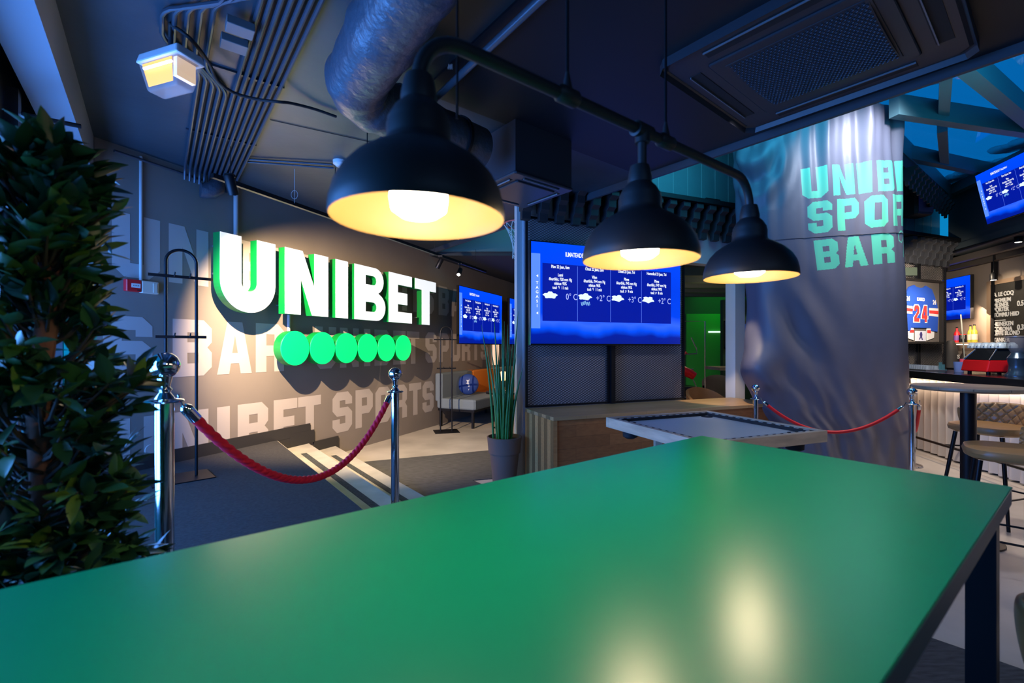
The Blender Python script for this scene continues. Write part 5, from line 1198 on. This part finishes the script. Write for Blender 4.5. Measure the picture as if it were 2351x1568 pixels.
mb = MB(); mb.obox(JF, -.02, .9, 0, 2.4, -.12, -.005); struct('wall_games_side', mb, MATS['dark_green_wall'])
mb = MB()
lamp('jersey10_spot', 'SPOT', (JF(.31, 0, .7)[0], JF(.31, 0, .7)[1], 2.35), 12, (.9, 1, .8), aim=JF(.3, 1.6, 0), size=.02, spot=60, blend=.6)

# ================================================================== BAR
BF = Frame((5.25, 4.67), (.228, 1), (-1, .228))
T = thing('bar_counter', BF(.3, 0, -.2), 'bar counter with black top and white ribbed front lit from under the edge', 'bar counter')
mb = MB(); mb.obox(BF, -2.6, 2.1, .985, 1.08, -.55, .20); obj('counter_top', mb, mat('bar_top', (.008, .008, .01), .18), T, bevel=.004)
mb = MB(); pitch = .135; a = -2.6; zr0 = .02; pts = []
while a < 1.6: pts += [(a, .0), (a+.095, .075), (a+.11, .075), (a+pitch-.002, .0)]; a += pitch
pts2 = [BF(a_, 0, c_) for a_, c_ in pts]; n = len(pts2); vs = [(x, y, .02) for x, y, _ in pts2]+[(x, y, .985) for x, y, _ in pts2]
mb.add(vs, [(i, i+1, n+i+1, n+i) for i in range(n-1)]); obj('ribbed_front', mb, mat('bar_white', (.62, .58, .54), .5), T, smooth=False)
mb = MB(); mb.obox(BF, -2.6, 1.62, 0, .985, -.5, -.0); obj('carcass', mb, dark_wall, T)
mb = MB(); mb.obox(BF, -2.6, 1.62, .972, .984, .085, .10); tag(obj('light_strip', mb, mat('led_warm', (1, .8, .6), .4, emit=(1, .72, .5), es=3.0), T), 'warm light strip under the counter edge')
mb = MB(); mb.tube([BF(-2.6, .22, .24), BF(1.3, .22, .24)], .016, 12); rl = obj('foot_rail', mb, black_metal, T)
for a in (-1.6, -.4, .8):
    mb = MB(); mb.tube([BF(a, .22, .24), BF(a, .22, .05)], .01, 8); obj('rail_bracket', mb, black_metal, rl)
l = lamp('bar_edge_light', 'AREA', BF(-.5, .965, .10), 13, (1, .72, .5), size=4.4, sy=.03); l.rotation_euler = (0, 0, atan2(BF.d.y, BF.d.x))
# coffee machine
a1 = BF.a(2269, -.12); a2 = BF.a(2209, -.12); zc0 = 1.08
CFr = Frame(BF(a1, 0, -.10)[:2], (BF.d.x, BF.d.y), (-BF.n.x, -BF.n.y)); Wm = a2-a1; Dm = .42
T = thing('espresso_machine', CFr(Wm/2, zc0, Dm/2), 'red espresso machine with black glass top panel on the bar', 'coffee machine')
rm = mat('machine_red', (.62, .008, .012), .25, coat=.5); gk = mat('machine_glass', (.01, .012, .014), .08)
mb = MB(); z1c, z2c = 1.25, 1.375
frustum(mb, CFr, -.0, Wm, .0, Dm, zc0+.03, .0, Wm-.0, .03, Dm, z1c); obj('body', mb, rm, T, bevel=.012)
mb = MB(); frustum(mb, CFr, .0, Wm, .031, Dm-.02, z1c, .03, Wm-.06, .12, Dm-.06, z2c); tag(obj('glass_panel', mb, gk, T, bevel=.004), 'black glass upper panel')
mb = MB(); mb.tube([CFr(.0, z1c, .03), CFr(.03, z2c, .12)], .006, 8); mb.tube([CFr(Wm, z1c, .03), CFr(Wm-.06, z2c, .12)], .006, 8); obj('chrome_edge', mb, chrome, T)
mb = MB(); mb.obox(CFr, Wm*.03, Wm*.95, z2c, z2c+.012, .12, Dm-.06); obj('cup_tray', mb, black_metal, T)
for a_ in (.06, Wm-.06):
    for c_ in (.06, Dm-.06): v = CFr(a_, zc0, c_); mb = MB(); mb.lathe([(.02, 0), (.02, .03)], v, 12); obj('foot', mb, black_metal, T)
cupm = mat('cup_white', (.62, .74, .74), .3)
def cup(v, label, g):
    T = thing('cup', v, label, 'cup', g); mb = MB(); mb.lathe([(.048, 0), (.052, .012), (.045, .04), (.026, .062), (.02, .068), (.001, .068)], v, 20); obj('bowl', mb, cupm, T)
    mb = MB(); mb.tube([(v[0]+.045*cos(3.6), v[1]+.045*sin(3.6), v[2]+.015), (v[0]+.07*cos(3.6), v[1]+.07*sin(3.6), v[2]+.025), (v[0]+.035*cos(3.6), v[1]+.035*sin(3.6), v[2]+.05)], .005, 6); obj('handle', mb, cupm, T)
for i in range(5):
    for j in range(2): cup(CFr(.07+i*.105, z2c+.012, .18+j*.115), 'white cup upside down on top of the red espresso machine', 'cups on the espresso machine')
# grinder
v = Vector(CFr(-.28, zc0, .10)); T = thing('coffee_grinder', v, 'coffee grinder with clear hopper at the right picture edge', 'grinder')
mb = MB(); mb.lathe([(.10, 0), (.10, .02), (.075, .05), (.07, .12), (.085, .2), (.06, .24), (.05, .26)], v, 24); obj('body', mb, mat('grinder_body', (.03, .06, .10), .25, .5), T)
mb = MB(); mb.lathe([(.05, .26), (.085, .33), (.10, .43)], v, 24, cap=False); obj('hopper', mb, mat('smoked_clear', (.35, .33, .32), .1, alpha=.45), T)
mb = MB(); mb.lathe([(.104, .43), (.104, .44), (.001, .45)], v, 24); obj('lid', mb, mat('smoked_lid', (.14, .13, .13), .15), T)
# glasses rack near the jersey
gl_m = mat('drinking_glass', (.6, .68, .72), .08, alpha=.45)
ga0 = BF.a(2140, -.05); ga1 = BF.a(2070, -.05)
T = thing('glass_tray', BF((ga0+ga1)/2, 1.08, -.08), 'steel tray of upturned glasses at the banner end of the bar', 'tray'); mb = MB(); mb.obox(BF, ga0, ga1, 1.08, 1.095, -.2, .02); obj('tray', mb, mat('tray_steel', (.35, .36, .38), .3, .8), T)
for i in range(12):
    for j in range(2):
        v = BF(ga0+.06+(ga1-ga0-.12)*i/11, 1.095, -.03-.1*j); T = thing('drinking_glass', v, 'upturned drinking glass in the rows on the steel bar tray', 'glass', 'glasses on the bar tray'); mb = MB(); mb.lathe([(.028, 0), (.024, .055), (.001, .057)], v, 12); obj('glass_body', mb, gl_m, T)
v = BF(BF.a(2128, -.15), 1.08, -.32); mb = MB(); fr = Frame(v[:2], (1, .3)); mb.obox(fr, -.05, .06, 1.08, 1.09, -.03, .03); mb.obox(fr, -.045, .02, 1.09, 1.19, -.004, .0); mb.obox(fr, -.0, .055, 1.09, 1.16, .006, .01); T = thing('card_holder', v, 'small card holder with teal and cream cards on the bar', 'card holder'); obj('cards', mb, mat('card_teal', (.15, .38, .42), .5), T)
v = Vector(BF(BF.a(2191, -.2), 1.08, -.25)); T = thing('glass_tumbler', v, 'clear tumbler with a blue reflection in its colour beside the red espresso machine', 'glass'); mb = MB(); mb.lathe([(.045, 0), (.055, .13), (.051, .13), (.042, .01)], v, 20, cap=False); obj('glass_body', mb, mat('tumbler_reflection_tint', (.25, .4, .85), .05, alpha=.6), T)  # blue reflection is put into the glass colour
# back bar: counter, shelf, bottles, menu
bs = RB.a(2258, .2); be = RB.a(2176, .2)
T = thing('back_counter', RB((bs+be)/2, 0, .3), 'dark work counter along the back bar wall', 'counter'); mb = MB(); mb.obox(RB, 3, be+.5, 0, .98, .0, .5); obj('cabinet', mb, dark_wall, T); mb = MB(); mb.obox(RB, 3, be+.5, .98, 1.02, .0, .52); obj('worktop', mb, MATS['bar_top'], T)
zsf = zat(786, RB.Y((bs+be)/2)); T = thing('bottle_shelf', RB((bs+be)/2, zsf, .1), 'shelf with bottles on the back bar wall under the small television', 'shelf'); mb = MB(); mb.obox(RB, bs, be, zsf-.03, zsf, .0, .22); obj('shelf_board', mb, mat('shelf_wood', (.5, .4, .32), .5), T)
mb = MB(); mb.obox(RB, bs+.1, be, zsf-.045, zsf-.032, .05, .08); obj('shelf_light', mb, MATS['led_warm'], T)
for a in (bs-.03,): mb = MB(); mb.obox(RB, a+.02, a+.08, 1.02, 2.9, 0, .06); tag(obj('shelf_upright', mb, black_metal), 'black upright post between the bottle shelf and the menu board', 'post')
def bottle(px, z0_, c_, H, r, m_, label, lab=None, capm=black_metal):
    v = RB(RB.a(px, c_), z0_, c_); T = thing('bottle', v, label, 'bottle'); mb = MB(); mb.lathe([(r, 0), (r, H*.55), (r*.85, H*.64), (r*.36, H*.76), (r*.34, H*.93)], v, 18); obj('glass_body', mb, m_, T)
    mb = MB(); mb.lathe([(r*.38, H*.93), (r*.38, H), (.001, H)], v, 12); obj('cap', mb, capm, T)
    if lab: mb = MB(); mb.lathe([(r*1.02, H*.14), (r*1.02, H*.46)], v, 18, cap=False); obj('bottle_label', mb, lab, T)
yg = mat('yellow_bottle', (.35, .36, .04), .15); dkb = mat('dark_bottle', (.02, .015, .015), .12); cl = mat('label_pale', (.55, .5, .42), .6); pk = mat('label_pink', (.6, .06, .15), .6)
bottle(2228, zsf, .11, .32, .042, yg, 'yellow-green bottle on the back bar shelf, the left one', cl)
bottle(2237, zsf, .11, .33, .046, yg, 'yellow-green bottle on the back bar shelf, the right one', cl)
bottle(2197, zsf, .11, .30, .046, mat('red_bottle', (.6, .02, .03), .3), 'red bottle at the left of the back bar shelf', mat('label_violet', (.2, .1, .4), .5))
bottle(2212, 1.02, .30, .36, .05, dkb, 'dark bottle with a pink label standing under the back bar shelf', pk)
for px_b, w_ in ((2207, 'left'), (2214, 'right')):
    v = RB(RB.a(px_b, .12), zsf, .12); T = thing('black_tin', v, 'small black tin on the back bar shelf, the %s one' % w_, 'tin'); mb = MB(); mb.lathe([(.032, 0), (.033, .004), (.033, .14), (.03, .145)], v, 16); obj('can', mb, black_glass, T); mb = MB(); mb.lathe([(.028, .145), (.028, .155), (.001, .155)], v, 16); obj('lid', mb, redp, T)
v = Vector(RB(RB.a(2190, .35), 1.02, .40)); T = thing('beer_tap', v, 'black cone-shaped tap cover with a white letter S at the back bar', 'beer tap'); mb = MB(); mb.lathe([(.17, 0), (.16, .04), (.11, .25), (.08, .42), (.05, .5), (.001, .51)], v, 20); obj('cone', mb, black_matte, T)
mb = MB(); mb.flat(text_mesh('S', .10, .001, off=.003), lambda x, y, z: (v[0]+.02+x, v[1]-.128-z, v[2]+.20+y), 0); obj('letter', mb, white_paint, T, smooth=False)
A_ = RB(RB.a(2226, .3), 1.03, .36); B_ = RB(RB.a(2236, .1), zat(722, 8.5), .30); T = thing('hockey_stick', A_, 'hockey stick leaning beside the bottles at the back bar', 'hockey stick'); mb = MB(); mb.tube([A_, B_], .013, 4); obj('shaft', mb, mat('stick_grey', (.07, .09, .085), .5), T)
mb = MB(); mb.tube([A_, (A_[0]-.05, A_[1]-.12, A_[2]+.0)], [.014, .03], 6); obj('blade', mb, black_matte, T)
# menu board
m0_, m1_ = RB.a(2395, .05), RB.a(2272, .05); Ym = RB.Y(m1_, .05); zmt = zat(655, Ym); zmb = 1.25
T = thing('menu_board', RB((m0_+m1_)/2, zmb, .03), 'large black menu board with white lettering behind the bar', 'menu board')
mb = MB(); mb.obox(RB, m0_, m1_, zmb, zmt, .005, .035); obj('board', mb, mat('slate', (.02, .018, .016), .75, bump=(12, .5, .02)), T)
mb = MB(); mb.obox(RB, m0_-.05, m1_+.08, zmt, zmt+.07, .005, .045); mb.obox(RB, m1_, m1_+.08, zmb, zmt, .005, .045); obj('frame', mb, mat('board_frame', (.28, .19, .13), .5), T)
mb = MB(); RT = lambda px: RB.a(px, .05)
def mtext(t, px, py, h, sx_=.9):
    aL = RT(px); z_ = zat(py, RB.Y(aL, .05)); mb.flat(text_mesh(t, h, .004, 'LEFT', .0025, sx_), lambda x, y, z: RB(aL-x, z_+y, .042+z), 0)
for t, py in (('A. LE COQ', 678), ('PREMIUM', 692), ('PILSNER', 702.5), ('PORTER', 712.5), ('TÕMMU HIID', 724.5), ('---------', 735.5), ('HEINEKEN', 745), ('CORONA', 756.5), ('LEFFE BLOND', 766), ('TANKER', 781), ('PÕHJALA', 792)): mtext(t, 2280, py, .10)
for t, py in (('0.5', 697.5), ('0.33', 752)): mtext(t, 2334, py, .12)
obj('menu_lettering', mb, white_paint, T, smooth=False)
# small spots under the bar bulkhead
for px, py, Y, lb in ((2338, 556, 6.6, 'small black downlight under the bulkhead above the bar'), (2281, 643, 7.6, 'small black spotlight over the menu board')):
    v = P(px, py, Y); T = thing('spotlight', v, lb, 'spotlight'); mb = MB(); mb.lathe([(.045, 0), (.045, .10), (.02, .13), (.001, .13)], v, 20); obj('lamp_head', mb, black_metal, T)
    mb = MB(); mb.lathe([(.001, -.002), (.036, -.002), (.036, .002)], v, 18, cap=False); obj('lens', mb, mat('spot_glow', (1, 1, 1), .3, emit=(1, .8, .6), es=6), T); mb = MB(); mb.tube([(v.x, v.y, v.z+.12), (v.x, v.y, 3.0)], .008, 8); obj('stem', mb, black_metal, T)
# beams of the bar ceiling
for k, c_ in enumerate((-.35, -.8)): mb = MB(); mb.obox(BB, 1.5, 9.3, 2.88, 2.98, c_-.06, c_+.04); struct('trim_%d' % (11+k), mb, mat('bar_beam', (.10, .085, .075), .5))
mb = MB(); mb.tube([BB(1.0, 2.97, .06), BB(7.9, 2.97, .06)], .02, 8); tag(obj('ledge_pipe', mb, black_metal), 'dark pipe along the lower edge of the bulkhead above the bar', 'pipe')
# router on the ledge
a_ = TP.a(1628, .15); mb = MB(); T = thing('router', TP(a_, 3.17, .15), 'small black router with a blue light on the ledge above the corbels', 'router'); mb.obox(TP, a_-.11, a_+.11, 3.17, 3.205, .1, .22); obj('housing', mb, black_glass, T); mb = MB(); mb.obox(TP, a_-.07, a_-.06, 3.18, 3.19, .22, .222); obj('status_light', mb, mat('led_blue', (.1, .2, 1), .3, emit=(.3, .5, 1), es=4), T)

# ================================================================== ROUND HIGH TABLE AND STOOLS
rc = Vector((rx(2223)*3.3, 3.3, 0)); T = thing('round_table', rc, 'round wooden high table on a thick black post near the bar', 'table')
ztp = 1.118; mb = MB(); mb.lathe([(.001, ztp-.03), (.30, ztp-.03), (.315, ztp-.018), (.315, ztp-.004), (.311, ztp), (.001, ztp)], rc, 56); obj('table_top', mb, wood('round_oak', (.42, .33, .22), (.34, .26, .17), (0, 0, .4), .4, .1), T)
mb = MB(); mb.lathe([(.044, .02), (.044, ztp-.03)], rc, 24); obj('post', mb, black_metal, T); mb = MB(); mb.lathe([(.001, 0), (.19, 0), (.19, .012), (.06, .025), (.001, .025)], rc, 32); obj('base_plate', mb, black_metal, T)
leather = mat('brown_leather', (.34, .185, .065), .38, bump=(60, .15, .002))
def bar_stool(x, y, rz, label, sh=.745, bh=.21, dim=False):
    T = thing('bar_stool', (x, y, 0), label, 'bar stool'); c, s_ = cos(rz), sin(rz)
    W = lambda px, py, pz: (x+px*c-py*s_, y+px*s_+py*c, pz)
    # seat: rounded cushion; local +x is the back
    mb = MB(); vs = []; n = 36; prof_ = [(0, -.045), (.85, -.045), (.97, -.03), (1.0, -.005), (.96, .018), (.8, .028), (0, .03)]
    for q, (r_, dz) in enumerate(prof_):
        for k in range(n):
            a = 2*pi*k/n; e = 1/((abs(cos(a))**3+abs(sin(a))**3)**(1/3)); vs.append(W(.215*r_*e*cos(a), .235*r_*e*sin(a), sh+dz))
    fs = [(q*n+k, q*n+(k+1) % n, (q+1)*n+(k+1) % n, (q+1)*n+k) for q in range(len(prof_)-1) for k in range(n)]; mb.add(vs, fs); mb.smooth = True; obj('seat', mb, leather, T)
    # curved quilted back
    mb = MB(); vs = []; NA, NZ = 84, 30
    def bp(a, t, out):
        hh = bh*(1-.30*(abs(a)/1.25)**2.5); z = sh-.02+hh*t; R = .235+.035*t+(.0 if out else 0)
        g1 = abs(((a*3.2+t*2.6) % 1)-.5)*2; g2 = abs(((a*3.2-t*2.6) % 1)-.5)*2; q_ = (min(1, g1*3.2))*(min(1, g2*3.2))
        ed = sin(pi*min(1, max(0, t)))**.35
        rr = R+(.022*ed+.0 if out else -.022*ed-.010*q_)
        return W(rr*cos(a)*.95-.01, rr*sin(a), z)
    for out in (1, 0):
        for j in range(NZ+1):
            for i in range(NA+1): vs.append(bp(-1.22+2.44*i/NA, j/NZ, out))
    M1 = (NZ+1)*(NA+1); fs = []
    for o_ in (0, M1):
        for j in range(NZ):
            for i in range(NA): q_ = o_+j*(NA+1)+i; f_ = (q_, q_+1, q_+NA+2, q_+NA+1); fs.append(f_ if not o_ else f_[::-1])
    for i in range(NA):
        q_ = NZ*(NA+1)+i; fs.append((q_, q_+1, M1+q_+1, M1+q_)); fs.append((i+1, i, M1+i, M1+i+1))
    for j in range(NZ):
        q_ = j*(NA+1); fs.append((q_, q_+NA+1, M1+q_+NA+1, M1+q_)); q_ += NA; fs.append((q_+NA+1, q_, M1+q_, M1+q_+NA+1))
    mb.add(vs, fs); mb.smooth = True; obj('backrest', mb, leather, T, smooth=True)
    ft = []
    for sx_, sy_ in ((1, 1), (-1, 1), (-1, -1), (1, -1)):
        mb = MB(); a = (.14*sx_, .15*sy_, sh-.05); b = (.215*sx_, .225*sy_, 0); mb.tube([W(*a), W(*b)], [.015, .011], 10); obj('leg', mb, black_metal, T); t_ = .68; ft.append(W(a[0]+(b[0]-a[0])*t_, a[1]+(b[1]-a[1])*t_, a[2]*(1-t_)))
    mb = MB()
    for i in range(4): mb.tube([ft[i], ft[(i+1) % 4]], .007, 8)
    obj('footrest', mb, black_metal, T)
    return T
bar_stool(rx(2272)*3.72, 3.72, radians(16), 'brown leather bar stool with quilted back, behind the black post of the round table')
bar_stool(rx(2318)*2.86, 2.86, radians(-42), 'nearer brown leather bar stool in front of the round table, back turned right')
bar_stool(1.40, .92, radians(150), 'dark leather bar stool at the near right corner of the green table', sh=.60)
